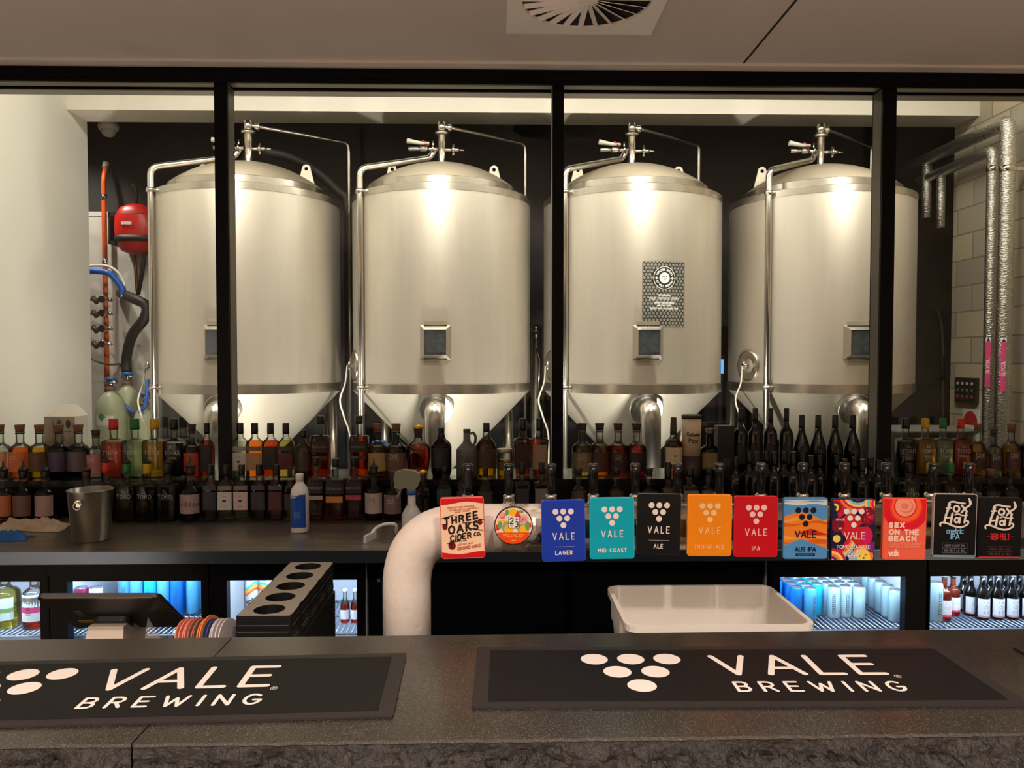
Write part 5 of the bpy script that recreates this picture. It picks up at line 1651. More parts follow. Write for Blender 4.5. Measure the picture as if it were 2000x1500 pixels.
def surf(lv, h_, w_, dd, lift):
    """front surface of the bottle: fn(u, v) -> point, v in metres"""
    def rad(z):
        for i in range(len(lv) - 1):
            if lv[i][0] * h_ <= z <= lv[i + 1][0] * h_:
                k = (z / h_ - lv[i][0]) / max(1e-6, lv[i + 1][0] - lv[i][0])
                return (lv[i][1] + (lv[i + 1][1] - lv[i][1]) * k) * w_, lv[i][2] + (lv[i + 1][2] - lv[i][2]) * k
        return lv[-1][1] * w_, 2
    def fn(u, v):
        r_, e = rad(v)
        rx, ry = r_ + lift, r_ * dd + lift
        k = min(abs(u) / rx, .9999)
        return Vector((max(-rx * .9999, min(rx * .9999, u)), -ry * (1 - k ** e) ** (1 / e), v))
    return fn, rad
def bottle(kind, px_, Y, z0, top_y, label, group, liq='amber', fill=.58, glass='clear', cap=None, capm=None, labs=(), pourer=None, words=(), name='bottle', wpx=None, cat='bottle', dx=0):
    k = K[kind]
    ztop = at(px_, top_y, Y).z
    h_ = ztop - z0
    w_ = (wpx * Y / F) if wpx else k['rat'] * h_
    x = at(px_, 900, Y).x + dx
    t = thing(name, label, cat, (x, Y, z0), group)
    lv = k['lv']; dd = k['d']
    MB().loft([(a * h_, b * w_, b * w_ * (dd if b > .25 else 1), e) for a, b, e in lv], 28, cap1=(glass != 'clear')).build('glass', GL[glass], t)
    if liq and fill > 0:
        q = []
        for a, b, e in lv:
            if a <= fill:
                q.append((max(a, .035) * h_, b * w_ * .93, b * w_ * .93 * (dd if b > .25 else 1), e))
        # close the surface at the fill level
        for i in range(len(lv) - 1):
            if lv[i][0] < fill < lv[i + 1][0]:
                kk = (fill - lv[i][0]) / (lv[i + 1][0] - lv[i][0])
                b = lv[i][1] + (lv[i + 1][1] - lv[i][1]) * kk
                q.append((fill * h_, b * w_ * .93, b * w_ * .93 * (dd if b > .25 else 1), lv[i][2]))
        q2 = [q[0]]
        for e in q[1:]:
            if e[0] > q2[-1][0] + 1e-5:
                q2.append(e)
            else:
                q2[-1] = e
        MB().loft(q2, 28).build('liquid', LIQ[liq], t)
    c0, c1, r0, r1 = k['cap']
    cm = capm or (corkm if kind == 'cork' else capblk)
    MB().lathe([(r0 * w_, c0 * h_), (r0 * w_, (c0 * .7 + c1 * .3) * h_), (r1 * w_, (c1 - .008) * h_), (r1 * w_ * .93, c1 * h_)], 18).build('stopper' if kind in ('cork', 'knob', 'oval') else 'cap', cm, t)
    if 'ring' in k:
        MB().lathe([(.2 * w_, (k['ring'] - .012) * h_), (.215 * w_, k['ring'] * h_), (.2 * w_, (k['ring'] + .012) * h_)], 18).build('neck_ring', capblk, t)
    for (v0, v1, uw, c) in labs:
        fn, rad = surf(lv, h_, w_, dd, .0012)
        m = MB()
        n, nv = 12, 1 if kind != 'oval' else 4
        hw = rad((v0 + v1) / 2 * h_)[0] * uw
        for i in range(n):
            for j in range(nv):
                u0, u1 = -hw + 2 * hw * i / n, -hw + 2 * hw * (i + 1) / n
                a, b = (v0 + (v1 - v0) * j / nv) * h_, (v0 + (v1 - v0) * (j + 1) / nv) * h_
                m.add([fn(u0, a), fn(u1, a), fn(u1, b), fn(u0, b)], [(0, 1, 2, 3)])
        m.build('label', labmat(c), t, recalc=False)
        if sum(c) > 520 and not words and v1 - v0 > .25:
            f2, _ = surf(lv, h_, w_, dd, .002)
            q = MB()
            vm = (v0 + v1) / 2 * h_
            q.poly([f2(-.012, vm), f2(0, vm - .007), f2(.012, vm), f2(0, vm + .007)])
            draw(q, [[(-.009, vm + d_), (.009, vm + d_)] for d_ in (.022, -.018, -.026)], .0018, f2, nc=4)
            q.build('label_emblem', M('label_ink', (60, 48, 48), .5), t, recalc=False)
    for s_, v, hh, c, wd in words:
        fn, rad = surf(lv, h_, w_, dd, .0022)
        m = MB()
        if s_ == '[23]':
            b_ = hh * h_ * .95
            draw(m, [[(-b_ * .8 - .3 * b_, v * h_ - b_ * .45), (b_ * .5, v * h_ - b_ * .45), (b_ * .5, v * h_ + b_ * 1.1), (-b_ * 1.1, v * h_ + b_ * 1.1), (-b_ * 1.1, v * h_ - b_ * .45)]], wd * .7, fn, nc=4)
            draw(m, text('23', b_ * .8, cx=-b_ * .3, y=v * h_, track=.2), wd, fn, nc=4)
        else:
            draw(m, text(s_, hh * h_, cx=0, y=v * h_, track=.3), wd, fn, nc=4)
        m.build('lettering', M('ink_%d_%d_%d' % c, c, .5), t, recalc=False)
    if pourer:
        pz = c1 * h_
        MB().lathe([(r1 * w_ * .9, pz), (r1 * w_ * 1.15, pz + .004), (r1 * w_ * .8, pz + .010), (.0045, pz + .022), (.003, pz + .044), (.001, pz + .046)], 14).build('pourer', pourer, t)
    if kind == 'oval':
        cr = MB()
        cr.lathe([(.16 * w_, .895 * h_), (.22 * w_, .93 * h_), (.21 * w_, .955 * h_), (.12 * w_, .985 * h_), (.0, 1.0 * h_)], 16, cap1=False)
        for q in range(6):
            a = 2 * math.pi * q / 6
            cr.lathe([(.0, -.006), (.006, 0), (.0, .006)], 8, c=(.2 * w_ * math.cos(a), .2 * w_ * math.sin(a), .955 * h_), cap0=False, cap1=False)
        cr.build('gold_crown', M('gold', (206, 160, 60), .3, metal=1), t)
    if kind == 'jug':
        MB().tube(smooth_path([(.17 * w_, 0, .90 * h_), (.30 * w_, 0, .92 * h_), (.40 * w_, 0, .84 * h_), (.38 * w_, 0, .72 * h_), (.30 * w_, 0, .665 * h_)]), .0065, 8).build('handle', GL['stone'], t)
    return t

UY, LY = 3.662, 3.50
UZ, LZ = 1.07, CT
gU = 'bottles on the black window ledge'
gL = 'bottles in the front row on the back counter'
W_ = (225, 222, 214); DK = (26, 22, 22); MAR = (86, 24, 26); CRM = (212, 196, 158); PNK = (206, 170, 166)
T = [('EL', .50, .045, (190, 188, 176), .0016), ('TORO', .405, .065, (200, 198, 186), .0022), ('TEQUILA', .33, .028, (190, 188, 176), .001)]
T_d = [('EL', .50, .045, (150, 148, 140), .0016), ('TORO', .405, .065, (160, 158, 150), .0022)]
redc, grnc, yelc = M('cap_red', (206, 40, 30), .4), M('cap_green', (24, 110, 50), .4), M('cap_yellow', (200, 160, 30), .4)
n23 = [('[23]', .36, .085, (220, 214, 204), .0016)]
def U(*a, **k):
    return bottle(*([a[0], a[1], UY, UZ, a[2], a[3], gU]), **k)
U('cork', 0, 828, 'corked clear bottle with a peach label cut off at the left edge, on ledge', liq='clear', fill=.56, labs=[(.12, .50, .95, (222, 168, 140))])
U('cork', 40, 828, 'corked bottle of bright orange liquor, second on the ledge', liq='orange', fill=.57, labs=[(.14, .50, .9, (216, 120, 70))], words=n23)
U('cork', 78, 828, 'corked bottle of bright yellow liquor on the ledge at the far left', liq='yellow', fill=.57, labs=[(.14, .50, .95, (96, 66, 46))])
U('cork', 116, 828, 'corked bottle of deep purple liquor with a purple label, left ledge', liq='purple', fill=.58, labs=[(.14, .50, .95, (74, 62, 86))])
U('cork', 154, 828, 'corked near-black purple bottle with a grey patterned label', liq='darkpurple', fill=.58, labs=[(.14, .50, .95, (96, 84, 96))])
U('cork', 188, 838, 'small clear corked bottle with a pink label, left of the red square bottle', liq='clear', fill=.5, labs=[(.12, .50, .95, (176, 112, 116))], words=n23, capm=corkd)
U('square', 223, 818, 'square bottle of red liquor with a red cap, left end of ledge', liq='red', fill=.60, capm=redc, words=T)
U('square', 264, 818, 'square bottle of pale green liquor with a green cap, left end of ledge', liq='green', fill=.60, capm=grnc, words=T)
U('square', 303, 818, 'square bottle of gold liquor with a yellow cap, left end of ledge', liq='gold', fill=.60, capm=yelc, words=T)
U('square', 341, 818, 'square bottle of black liquor with a black cap, left end of ledge', liq='black', fill=.60, words=T, wpx=38)
U('cork', 376, 827, 'corked bottle of red-orange liquor left of the leftmost mullion', liq='redorange', fill=.58, labs=[(.13, .47, .9, (176, 76, 48))], capm=corkd, wpx=32)
U('flask', 405, 826, 'amber bottle with a dark label touching the leftmost mullion', liq='deepamber', fill=.68, labs=[(.12, .60, .92, DK)], wpx=26)
U('flask', 468, 826, 'clear bottle with a white label just right of the leftmost mullion', liq='clear', fill=.66, labs=[(.14, .46, .9, (196, 194, 188)), (.50, .58, .9, (150, 148, 146))], dx=.004)
U('flask', 498, 826, 'amber bottle with a tan label, second right of the leftmost mullion', liq='amber', fill=.68, labs=[(.14, .46, .9, (176, 136, 96)), (.50, .58, .9, (110, 84, 60))])
U('flask', 529, 826, 'amber bottle with a black label, third right of the leftmost mullion', liq='deepamber', fill=.68, labs=[(.16, .58, .92, DK)])
U('flask', 559, 826, 'pale yellow bottle with a maroon label on the ledge', liq='pale', fill=.68, labs=[(.16, .46, .9, MAR), (.50, .58, .9, (52, 34, 40))])
U('scotch', 593, 840, 'dim smoky brown bottle beside the pale yellow one on the ledge', liq='brown', fill=.6, glass='smoke', labs=[(.15, .5, .9, (70, 58, 50))], wpx=33)
U('knob', 627, 812, 'tall square decanter of red-amber spirit, left of the gap between tanks', liq='deepamber', fill=.67, labs=[(.42, .60, .97, (32, 22, 22)), (.30, .36, .8, (60, 30, 24))], words=[('BEENLEIGH', .49, .030, (150, 130, 118), .001)])
U('knob', 702, 812, 'tall square decanter of red-amber spirit, right of the gap between tanks', liq='deepamber', fill=.67, labs=[(.42, .60, .97, (32, 22, 22)), (.30, .36, .8, (60, 30, 24))], words=[('BEENLEIGH', .49, .030, (150, 130, 118), .001)])
U('cork', 738, 826, 'corked bottle of pale amber spirit with a tan label, before the second tank', liq='honey', fill=.57, labs=[(.13, .46, .85, (176, 148, 96))])
U('cork', 774, 826, 'corked bottle of red-amber spirit left of the gold-crowned decanter', liq='redamber', fill=.57, labs=[(.13, .46, .95, (110, 84, 72))], words=n23)
U('oval', 817, 829, 'round amber decanter with a gold crowned stopper', liq='redorange', fill=.64, capm=corkd)
U('amphora', 862, 835, 'dark brown bottle with sloping shoulders right of the round decanter', liq='brown', fill=.7, glass='brown', labs=[(.2, .6, .8, (34, 32, 32))], wpx=40)
U('jug', 912, 838, 'grey stoneware jug with a loop handle', liq=None, fill=0, glass='stone', capm=M('stone_stopper', (60, 58, 56), .6), words=[('BLACK', .40, .06, (40, 38, 38), .002), ('JUG', .32, .05, (40, 38, 38), .002)], wpx=42, name='stoneware_jug', cat='jug')
U('scotch', 950, 826, 'golden whisky bottle with a dark label right of the stoneware jug', liq='honey', fill=.70, labs=[(.18, .52, .92, (66, 46, 34))])
U('jar', 986, 876, 'squat jar of yellow preserve with a glass lid', liq='yellow', fill=.6, capm=M('jar_lid', (150, 148, 130), .3, metal=.5), labs=[(.25, .55, .9, (90, 70, 44))], name='jar', cat='jar', wpx=31)
U('taper', 1021, 817, 'tapered amber bottle with a dark red label, left of the middle mullion', liq='amber', fill=.67, labs=[(.14, .56, .86, (50, 26, 24))])
U('taper', 1055, 817, 'tapered amber bottle with a grey label touching the middle mullion', liq='deepamber', fill=.67, labs=[(.14, .56, .86, (150, 124, 100))], dx=-.003)
n23b = [('[23]', .34, .085, (190, 176, 150), .0016)]
U('cork', 1137, 825, 'corked pale gold bottle right of the middle mullion', liq='pale', fill=.58, labs=[(.10, .46, .97, (120, 104, 72))], words=n23b, capm=corkd)
U('cork', 1171, 825, 'corked amber bottle, second right of the middle mullion', liq='amber', fill=.58, labs=[(.10, .46, .97, (66, 34, 26))], capm=corkd)
U('cork', 1207, 825, 'corked red-amber bottle showing a boxed number, third right of the middle mullion', liq='redamber', fill=.58, labs=[(.10, .46, .97, (52, 26, 26))], words=n23b, capm=corkd)
U('cork', 1243, 825, 'corked dark red bottle in front of the steel outlet pipe', liq='redamber', fill=.58, labs=[(.10, .46, .97, (36, 20, 22))], capm=corkd)
U('longneck', 1315, 815, 'long-necked amber bottle with a cream label left of the cream canister', liq='deepamber', fill=.62, labs=[(.22, .50, .95, CRM)], capm=M('capsule_brown', (70, 48, 36), .5))
x = at(1350, 900, UY).x
cn = thing('canister', 'cream cylindrical canister with a brown lid and brown lettering', 'canister', (x, UY, UZ), gU)
ht = at(1350, 810, UY).z - UZ
MB().lathe([(.046, .10), (.046, ht - .018)], 28).build('body', M('canister_cream', (206, 188, 152), .5), cn)
MB().lathe([(.046, 0), (.047, .004), (.047, .10)], 28).build('shaded_foot', M('canister_brown', (50, 36, 28), .5), cn)  # dark lower part stands in for the darkness hiding the canister's foot
MB().lathe([(.047, ht - .018), (.047, ht - .002), (.044, ht)], 28).build('lid', M('canister_brown', (50, 36, 28), .5), cn)
m = MB()
fnc = lambda u, v: Vector((.0468 * math.sin(u / .0468), -.0468 * math.cos(u / .0468), v))
draw(m, text('Getwae', .019, width=.066, y=ht * .66), .0035, fnc, nc=5)
draw(m, text('Pipe', .019, width=.045, y=ht * .56), .0035, fnc, nc=5)
m.build('lettering', M('canister_brown', (50, 36, 28)), cn, recalc=False)
U('cork', 1386, 835, 'dark bottle with metal-banded stopper and olive label right of the canister', liq='brown', fill=.6, glass='brown', labs=[(.16, .5, .95, (132, 112, 70))], capm=M('cap_pewter', (110, 98, 84), .35, metal=.7))
bx = thing('gift_box', 'black gift box standing left of the wine bottles', 'box', (at(1416, 900, UY).x, UY, UZ), gU)
hb = at(1416, 831, UY).z - UZ
MB().box(-.045, .032, -.04, .03, 0, hb).build('box_body', M('box_black', (20, 18, 17), .5), bx)
MB().box(-.0455, -.045, -.038, .028, 0, hb).box(-.045, .032, -.039, .029, hb, hb + .0008).build('lighter_side_top', M('box_edge', (96, 84, 70), .6), bx)  # left side and top coloured lighter than the front
MB().box(-.02, .012, -.0408, -.04, .05, .09).build('label', M('box_label', (60, 56, 36), .5), bx)
wine_caps = M('wine_capsule', (18, 15, 15), .4)
for k, px_ in enumerate((1446, 1474, 1504, 1535)):
    U('claret', px_, 797, 'tall black claret-shaped wine bottle, %s from the gift box' % ORD[k + 1], liq=None, fill=0, glass='black', capm=wine_caps, labs=[(.18, .46, .9, (30, 28, 28))], wpx=26, name='wine_bottle')
for k, px_ in enumerate((1565, 1597, 1630, 1664)):
    U('burgundy', px_, 810, 'black slope-shouldered wine bottle, %s from the left of four' % ORD[k + 1], liq=None, fill=0, glass='black', capm=wine_caps, wpx=31.5, name='wine_bottle')
U('square', 1768, 817, 'square bottle of black liquor right of the right mullion', liq='black', fill=.60, words=T_d, wpx=37)
U('square', 1806, 817, 'square bottle of gold liquor with a yellow cap, right end of ledge', liq='gold', fill=.60, capm=yelc, words=T, wpx=37)
U('square', 1841, 817, 'square bottle of pale green liquor with a green cap, right end of ledge', liq='green', fill=.60, capm=grnc, words=T, wpx=34)
U('square', 1875, 817, 'square bottle of red liquor with a red cap, right end of ledge', liq='red', fill=.60, capm=redc, words=T, wpx=33)
U('cork', 1908, 826, 'corked amber bottle with a dark label beside the right-hand red bottle', liq='honey', fill=.57, labs=[(.13, .46, .95, (60, 32, 30))], words=n23, wpx=31)
U('cork', 1940, 836, 'small clear corked bottle with a dark label at the right end of ledge', liq='clear', fill=.5, labs=[(.12, .46, .95, (66, 48, 50))], words=n23, wpx=30, capm=corkd)
U('cork', 1974, 826, 'corked bottle of yellow liquor near the right edge, on ledge', liq='yellow', fill=.57, labs=[(.13, .46, .95, (70, 44, 36))], words=n23, wpx=34)
U('cork', 2008, 826, 'corked purple bottle cut off by the right edge, on ledge', liq='purple', fill=.57, labs=[(.13, .46, .95, (50, 36, 60))], wpx=32)
# carton and small boxes behind the glass, on the brewery side of the sill
cy_ = 3.83
xc = at(130, 850, cy_).x
ct = thing('carton', 'white carton with a sloped top and two dark oval prints, behind the corked bottles', 'carton', (xc, cy_, 1.07))
za, zb_ = at(130, 812, cy_).z - 1.07, at(130, 790, cy_).z - 1.07
wv = 58 * cy_ / F / 2
MB().add([(-wv, -.06, 0), (wv, -.06, 0), (wv, .06, 0), (-wv, .06, 0), (-wv, -.06, za), (wv, -.06, za), (wv * .62, .02, zb_), (-wv * .5, .02, zb_), (wv, .06, za), (-wv, .06, za)],
         [(0, 3, 2, 1), (0, 1, 5, 4), (1, 2, 8, 5), (2, 3, 9, 8), (3, 0, 4, 9), (4, 5, 6, 7), (5, 8, 6), (9, 4, 7), (8, 9, 7, 6)]).build('card_body', M('carton_card', (222, 214, 196), .6), ct)
m = MB()
for u in (.0, .042):
    disc(m, u, za - .035, .012, lambda a, b: Vector((a, -.0612, b)), n=18, ry=.021)
draw(m, [[(-.03, .05), (-.03, za - .01)], [(-.02, za - .075), (.06, za - .07)], arc(0, za - .11, .022, .032, 0, 360, 16), arc(0, za - .11, .012, .02, 0, 360, 12)], .002, lambda a, b: Vector((a, -.0612, b)))
m.build('printed_ovals', M('carton_ink', (92, 84, 76), .6), ct, recalc=False)
x = at(746, 850, 3.86).x
bt = MB().add([(-.055, -.05, 0), (.055, -.05, 0), (.055, .05, 0), (-.055, .05, 0), (-.045, -.04, .15), (.02, -.04, .15), (.02, .04, .15), (-.045, .04, .15)], [(0, 3, 2, 1), (4, 5, 6, 7), (0, 1, 5, 4), (1, 2, 6, 5), (2, 3, 7, 6), (3, 0, 4, 7)])
tag(bt.build('blue_pouch', M('pouch_blue', (52, 100, 180), .5), loc=(x, 3.86, 1.07)), 'blue slanted pouch behind the glass, beside the pale amber corked bottle', 'pouch')

# front row on the back counter
pb_ = M('pourer_black', (15, 13, 13), .4)
pr_ = M('pourer_maroon', (52, 20, 20), .4)
bw = [('BEENLEIGH', .51, .032, (170, 160, 156), .001)]
def Lr(kind, px_, top_y, label, **k):
    return bottle(kind, px_, LY, LZ, top_y, label, gL, **k)
Lr('cork', 6, 918, 'poured orange bottle cut off at the left edge, front row', liq='orange', fill=.4, labs=[(.12, .52, .95, (196, 116, 80))], pourer=pb_, capm=capblk)
Lr('cork', 45, 918, 'bottle with brown patterned label and black pourer behind the beige towel', liq='brown', fill=.4, labs=[(.12, .52, .95, (110, 84, 74))], pourer=pb_, capm=capblk)
Lr('cork', 88, 918, 'bottle with pale pink-grey label and black pourer left of the ice bucket', liq='brown', fill=.4, labs=[(.12, .52, .95, (168, 140, 134))], pourer=pb_, capm=capblk)
Lr('cork', 168, 918, 'bottle with a maroon pourer standing behind the ice bucket', liq='darkpurple', fill=.4, labs=[(.12, .5, .95, (60, 34, 40))], pourer=pr_, capm=pr_)
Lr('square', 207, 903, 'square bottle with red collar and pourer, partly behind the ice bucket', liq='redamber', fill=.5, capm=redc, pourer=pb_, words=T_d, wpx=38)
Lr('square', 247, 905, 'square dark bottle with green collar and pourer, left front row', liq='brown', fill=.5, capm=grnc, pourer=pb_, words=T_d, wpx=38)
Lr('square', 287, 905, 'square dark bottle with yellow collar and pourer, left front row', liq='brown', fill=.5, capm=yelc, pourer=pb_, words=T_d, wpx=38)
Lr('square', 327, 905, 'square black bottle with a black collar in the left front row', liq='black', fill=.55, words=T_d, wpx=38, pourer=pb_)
Lr('cork', 372, 910, 'dark bottle with a white scripted label, left front row', liq='darkpurple', fill=.5, labs=[(.15, .50, .95, (176, 150, 146))], words=[('Drifter', .28, .09, (50, 34, 36), .0024)], pourer=pr_, capm=pr_, wpx=40)
for px_, c, lab, lb in ((411, (44, 42, 46), 'bottle with a dark grey label below the leftmost mullion, left side', 'brown'), (441, (206, 200, 196), 'bottle with a tall white label below the leftmost mullion', 'clear'),
                        (472, (206, 184, 182), 'bottle with a tall pinkish white label, second right of the mullion foot', 'clear'), (506, (46, 42, 44), 'bottle with a black label right of the two white-labelled ones', 'brown'),
                        (539, (74, 34, 36), 'bottle with a maroon label left of the white cleaner bottle', 'redamber')):
    Lr('flask', px_, 907, lab, liq=lb, fill=.5, labs=[(.20, .52, .92, c), (.55, .63, .9, (60, 56, 58) if c[0] < 100 else (120, 112, 112))], wpx=30)
Lr('flask', 566, 912, 'dark bottle mostly behind the white cleaner bottle', liq='brown', fill=.5, labs=[(.20, .5, .92, (40, 36, 38))], wpx=22)
Lr('knob', 617, 893, 'square decanter with a dark label right of the white cleaner bottle', liq='redamber', fill=.5, labs=[(.44, .62, .97, (30, 24, 26)), (.34, .40, .9, (176, 170, 164))], words=bw, wpx=33)
Lr('knob', 655, 896, 'square decanter with an amber strip label in the middle front row', liq='deepamber', fill=.5, labs=[(.44, .62, .97, (40, 26, 26)), (.30, .40, .9, (206, 140, 70))], words=bw, wpx=36)
Lr('knob', 692, 893, 'square decanter with a pink strip label in the front row', liq='redamber', fill=.5, labs=[(.44, .62, .97, (30, 24, 26)), (.33, .41, .9, (190, 70, 86))], words=bw, wpx=33)
Lr('cork', 730, 912, 'bottle with a white boxed-number label and black pourer, middle front row', liq='brown', fill=.4, labs=[(.14, .52, .95, (186, 172, 166))], words=[('[23]', .36, .085, (90, 60, 56), .0016)], pourer=pb_, capm=capblk, wpx=35)
Lr('cork', 767, 918, 'bottle with a mauve boxed-number label beside the spray bottle', liq='brown', fill=.4, labs=[(.14, .52, .95, (126, 104, 110))], words=n23, wpx=35, capm=corkd)
Lr('oval', 826, 917, 'dark round bottle behind the grey-green spray trigger', liq='brown', fill=.6, capm=corkd, wpx=36)
Lr('amphora', 868, 912, 'dark brown sloping bottle behind the cider badge', liq='brown', fill=.6, glass='brown', labs=[(.3, .6, .8, (46, 62, 62))], wpx=36)
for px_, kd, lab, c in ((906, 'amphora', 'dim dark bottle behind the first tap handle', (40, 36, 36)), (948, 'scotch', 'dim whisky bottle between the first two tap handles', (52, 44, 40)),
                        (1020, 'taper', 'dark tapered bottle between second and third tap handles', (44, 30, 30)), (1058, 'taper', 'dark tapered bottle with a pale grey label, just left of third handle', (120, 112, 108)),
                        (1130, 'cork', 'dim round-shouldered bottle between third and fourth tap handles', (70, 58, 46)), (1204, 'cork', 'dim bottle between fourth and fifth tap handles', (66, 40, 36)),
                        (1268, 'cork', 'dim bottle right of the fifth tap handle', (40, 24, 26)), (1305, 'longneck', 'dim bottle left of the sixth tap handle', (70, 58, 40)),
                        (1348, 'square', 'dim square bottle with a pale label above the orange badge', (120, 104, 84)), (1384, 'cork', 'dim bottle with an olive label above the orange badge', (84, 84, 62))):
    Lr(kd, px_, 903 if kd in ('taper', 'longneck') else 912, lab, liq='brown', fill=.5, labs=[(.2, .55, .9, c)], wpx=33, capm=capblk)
gW = 'dark wine bottles in the front row'
# dark wine bottles in three ranks in front of the ledge
scr = M('screw_cap_black', (20, 20, 22), .22)
k = 0
for px_, ty, Y in ((1438, 892, LY), (1464, 880, LY), (1497, 880, LY), (1531, 880, LY), (1567, 882, LY), (1601, 889, LY), (1634, 889, LY), (1668, 892, LY), (1700, 893, LY), (1732, 896, LY),
                   (1478, 882, 3.40), (1512, 882, 3.40), (1549, 882, 3.40), (1584, 889, 3.40), (1650, 896, 3.40), (1684, 897, 3.40), (1716, 898, 3.40)):
    k += 1
    if Y == LY:
        lab = 'black screw-capped wine bottle, %s from the left, rear rank on back counter' % ORD[k]
    else:
        lab = 'black screw-capped wine bottle, %s from the left, front rank on back counter' % ORD[k - 10]
    bottle('claret', px_, Y, LZ, ty, lab, gW, liq=None, fill=0, glass='black', capm=scr, labs=[(.16, .36, .85, (66, 64, 64) if k in (4, 12, 8, 15) else (22, 21, 22))], wpx=30, name='wine_bottle')
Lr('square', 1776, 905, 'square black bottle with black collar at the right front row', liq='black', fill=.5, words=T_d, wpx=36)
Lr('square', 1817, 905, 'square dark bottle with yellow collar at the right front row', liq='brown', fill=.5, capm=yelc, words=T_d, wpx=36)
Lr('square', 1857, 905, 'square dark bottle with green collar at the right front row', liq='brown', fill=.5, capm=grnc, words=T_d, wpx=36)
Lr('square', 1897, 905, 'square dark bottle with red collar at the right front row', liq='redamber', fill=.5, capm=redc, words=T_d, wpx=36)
Lr('cork', 1936, 915, 'dim bottle with a boxed-number label above the right-hand script badges', liq='brown', fill=.4, labs=[(.2, .55, .95, (46, 30, 32))], words=n23, wpx=32)
Lr('cork', 1974, 918, 'dim bottle with a black cap near the right edge, front row', liq='brown', fill=.4, labs=[(.2, .55, .95, (40, 34, 44))], capm=capblk, wpx=32)

# bottles in the fridges
gF = 'bottles in the far right fridge'
for k, (px_, Y) in enumerate(((1924, 3.19), (1953, 3.19), (1981, 3.19), (2011, 3.19), (1886, 3.30), (1900, 3.24), (1938, 3.26), (1967, 3.26), (1996, 3.26))):
    lab = 'dark beer bottle with white label, %s from the left, front row, far right fridge' % ORD[k + 1] if k < 4 else ('dark beer bottle with white label, %s red bottles' % ('nearest the' if k == 4 else 'second from the')) if k < 6 else 'dark beer bottle, %s from the left in second row, far right fridge' % ORD[k - 5]
    bottle('beer', px_, Y, SH, 1118, lab, gF, liq=None, fill=0, glass='black', capm=M('crown_white', (225, 225, 220), .4), labs=[(.10, .46, .95, (214, 222, 232)), (.06, .10, .95, (196, 150, 150))], wpx=26, name='beer_bottle')
for k, (px_, Y) in enumerate(((1849, 3.17), (1866, 3.24))):
    bottle('cork', px_, Y, SH, 1112, 'bright red bottle with white label, %s one in the far right fridge' % ('front' if k == 0 else 'rear'), gF, liq='red', fill=.8, capm=M('crown_white', (225, 225, 220)), labs=[(.14, .42, .9, (226, 230, 232)), (.10, .14, .8, (236, 60, 110))], wpx=26)
can('pale_blue', PAL, X3(1828, 3.165), 3.165, SH, 'pale blue can standing alone at the left of the far right fridge', 'cans in far right fridge', h_=.165)
bottle('cork', 4, 3.19, SH, 1102, 'large yellow-green bottle with white and green label in the far left fridge', 'bottles in the far left fridge', liq='pale', fill=.55, labs=[(.14, .50, .9, (206, 232, 232)), (.26, .33, .9, (150, 206, 60))], wpx=54, name='juice_bottle')
bottle('cork', 62, 3.17, SH, 1102, 'pink-based bottle with white and magenta label in the far left fridge', 'bottles in the far left fridge', liq='red', fill=.2, labs=[(.13, .55, .95, (220, 236, 240)), (.27, .36, .93, (206, 70, 130))], wpx=42, name='juice_bottle')
for k, px_ in enumerate((256, 276, 318, 338, 358)):
    bottle('beer', px_, 3.2, .24, 1232, 'capped bottle on the lower fridge shelf behind the tablet, %s from the left' % ORD[k + 1], 'bottles on lower fridge shelf', liq='brown', fill=.7, glass='brown', capm=M('crown_white', (225, 225, 220)) if k % 2 else lidm, wpx=24, name='beer_bottle')
for k, px_ in enumerate((672, 692)):
    bottle('beer', px_, 3.2 , SH, 1150, 'orange-brown bottle with white label, %s of two right of the paddles' % ('left' if k == 0 else 'right'), 'bottles right of the paddles', liq='redorange', fill=.55, capm=M('crown_white', (225, 225, 220)), labs=[(.12, .40, .9, (214, 222, 232))], wpx=18, name='beer_bottle')

# ------------------------------------------------------------------ clutter on the back counter
ib = at(178, 1044, 3.1)
dY = (CAM.z - CT) * F / (1040 - 702)
ib = at(178, 1040, 3.13)
bk = thing('ice_bucket', 'brushed steel ice bucket at the left of the back counter', 'ice bucket', (ib.x, 3.13, CT))
zt = at(178, 955, 3.13).z - CT
MB().lathe([(.066, 0), (.07, .004), (.084, zt - .006), (.087, zt - .002), (.086, zt), (.082, zt - .002), (.068, .012), (.0, .010)], 40, cap1=False).build('pail', M('bucket_steel', (150, 146, 138), .3, metal=1, var=.1, scale=6, stretch=(8, 8, .6)), bk)
MB().lathe([(.014, -.004), (.014, .004), (.008, .008)], 20, axis='Y', c=(-.005, -.082, zt * .78)).tube([( -.005 + .014 * math.cos(2 * math.pi * q / 20), -.092, zt * .74 + .014 * math.sin(2 * math.pi * q / 20)) for q in range(21)], .0025, 8, caps=False).build('ring_handle', chrome, bk)

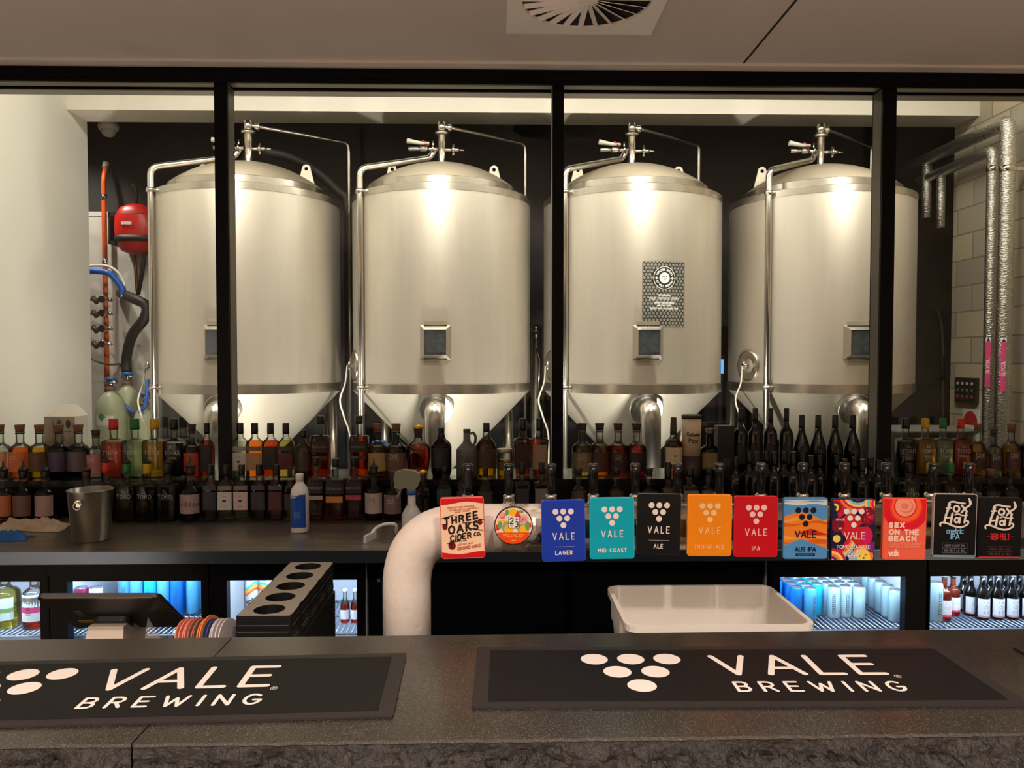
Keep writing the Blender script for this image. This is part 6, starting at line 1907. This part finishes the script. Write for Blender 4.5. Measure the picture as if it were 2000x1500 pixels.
def cloth(cx, cy, w_, d_, hgt_, seed, mat_, label, nm):
    m = MB()
    nx_, ny_ = 44, 30
    vs, fs = [], []
    for j in range(ny_ + 1):
        for i in range(nx_ + 1):
            u, v = i / nx_ * 2 - 1, j / ny_ * 2 - 1
            p = Vector((u * 1.7 + seed, v * 1.7, seed))
            k = .82 + .28 * noise.noise(Vector((math.atan2(v, u) * .9, seed * 3, 2)))
            e = max(0, 1 - (abs(u) ** 3 + abs(v) ** 3) ** (1 / 3))
            z = .002 + hgt_ * min(1, e * 3.2) * (.35 + .9 * abs(noise.noise(p * 1.3)) + .5 * abs(noise.noise(p * 3.1)))
            vs.append((cx + u * w_ / 2 * k, cy + v * d_ / 2 * k, CT + z))
    for j in range(ny_):
        for i in range(nx_):
            a = j * (nx_ + 1) + i
            fs.append((a, a + 1, a + nx_ + 2, a + nx_ + 1))
    n0 = len(vs)
    m.add(vs, fs, 0, True)
    m.add([(p[0], p[1], CT + .0006) for p in vs], [tuple(reversed(f)) for f in fs], 0, True)
    return tag(m.build(nm, mat_, recalc=False), label, 'cloth')
c = onz(62, 1030, CT)
cloth(c.x, c.y, .36, .22, .034, 1.3, M('towel_beige', (170, 146, 122), .9, var=.15, scale=30), 'crumpled beige bar towel beside the ice bucket', 'bar_towel')
c = onz(20, 1052, CT)
cloth(c.x - .03, c.y, .26, .11, .028, 4.1, M('cloth_blue', (22, 84, 150), .8, var=.15, scale=30), 'crumpled bright blue cloth at the left end of the back counter', 'blue_cloth')

cb0 = at(586, 1038, 3.25)
cl = thing('cleaner_bottle', 'white plastic cleaner bottle with a large blue label', 'bottle', (cb0.x, 3.25, CT))
h_ = at(586, 925, 3.25).z - CT
w2 = 33 * 3.25 / F / 2
plast = M('white_plastic', (226, 226, 226), .4)
MB().loft([(0, w2 * .92, .03, 3), (.006, w2, .034, 3), (h_ * .68, w2, .034, 3), (h_ * .76, w2 * .86, .03, 2.6), (h_ * .84, w2 * .45, .017, 2), (h_ * .88, w2 * .4, .0145, 2)], 28).build('body', plast, cl)
MB().lathe([(w2 * .44, h_ * .87), (w2 * .46, h_ * .98), (w2 * .40, h_)], 20).build('cap', plast, cl)
m = MB()
def cf(u, v, lift=.001):
    rx, ry = w2 + lift, .034 + lift
    k = min(abs(u) / rx, .999)
    return Vector((u, -ry * (1 - k ** 3) ** (1 / 3), v))
for i in range(10):
    u0, u1 = w2 * (-.86 + 1.72 * i / 10), w2 * (-.86 + 1.72 * (i + 1) / 10)
    top = lambda u: h_ * (.60 + .06 * (1 if u > .1 * w2 else (.5 if u > -.2 * w2 else 0)))
    m.add([cf(u0, h_ * .10), cf(u1, h_ * .10), cf(u1, top(u1)), cf(u0, top(u0))], [(0, 1, 2, 3)])
m.build('blue_label', M('cleaner_blue', (14, 70, 168), .4), cl, recalc=False)
m = MB()
for q in range(4):
    draw(m, [[(-w2 * .45, h_ * (.36 - .03 * q)), (w2 * (.35 - .1 * (q % 2)), h_ * (.36 - .03 * q))]], .0012, lambda a, b: cf(a, b, .002), nc=4)
m.build('fine_print', M('print_pale_blue', (150, 180, 220), .5), cl, recalc=False)
m = MB()
draw(m, text('SOLAR', .006, left=-w2 * .75, y=h_ * .625), .0013, lambda a, b: cf(a, b, .002), nc=4)
m.build('lettering', M('cleaner_ink', (20, 50, 110), .5), cl, recalc=False)

sp0 = at(804, 1046, 3.18)
sb = thing('spray_bottle', 'white spray bottle with a grey-green trigger head', 'spray bottle', (sp0.x, 3.18, CT))
hh = at(804, 957, 3.18).z - CT
w3 = 38 * 3.18 / F / 2
MB().loft([(0, w3 * .95, w3 * .9, 2.4), (.005, w3, w3 * .95, 2.4), (hh * .46, w3, w3 * .95, 2.4), (hh * .60, w3 * .66, w3 * .62, 2.2), (hh * .68, w3 * .42, w3 * .42, 2), (hh * .93, w3 * .40, w3 * .40, 2)], 28).build('body', M('spray_white', (206, 206, 204), .4), sb)
MB().lathe([(w3 * .46, hh * .9), (w3 * .5, hh)], 20).build('blue_collar', M('collar_blue', (50, 96, 180), .4), sb)
hd_o = [(-.068, .012), (-.072, .05), (-.066, .075), (-.035, .086), (.01, .082), (.036, .068), (.038, .045), (.03, .02), (.012, .0), (-.012, .0), (-.02, .012), (-.05, .004)]
MB().prism(hd_o, lambda u, v, k: Vector((u, k - .018, hh + v)), .036).build('trigger_head', M('trigger_green', (132, 134, 112), .5), sb)
MB().tube([(-.04, 0, hh + .012), (-.052, 0, hh - .018), (-.06, 0, hh - .035)], .006, 8).build('trigger', M('trigger_green', (132, 134, 112)), sb)

sc0, sc1 = onz(716, 1053, CT), onz(735, 1020, CT)
scp = thing('white_scraper', 'white curved plastic scraper lying beside the spray bottle', 'scraper', (sc1.x, 3.2, CT))
q0 = at(720, 1050, 3.08); q1 = at(733, 1030, 3.14); q2 = at(752, 1021, 3.16); q3 = at(778, 1020, 3.17)
MB().tube(smooth_path([Vector((q0.x, q0.y, CT + .008)), Vector((q1.x, q1.y, CT + .035)), Vector((q2.x, q2.y, CT + .05)), Vector((q3.x - .012, q3.y, CT + .045)), Vector((q3.x - .012, q3.y + .02, CT + .008))]), .007, 10).build('handle', plast, scp, world=True)
MB().box(-.006, .006, -.045, .045, 0, .028, mat=Matrix.Translation((q0.x + .004, q0.y + .01, CT)) @ Matrix.Rotation(R(-18), 4, 'Z')).build('blade', plast, scp, world=True)
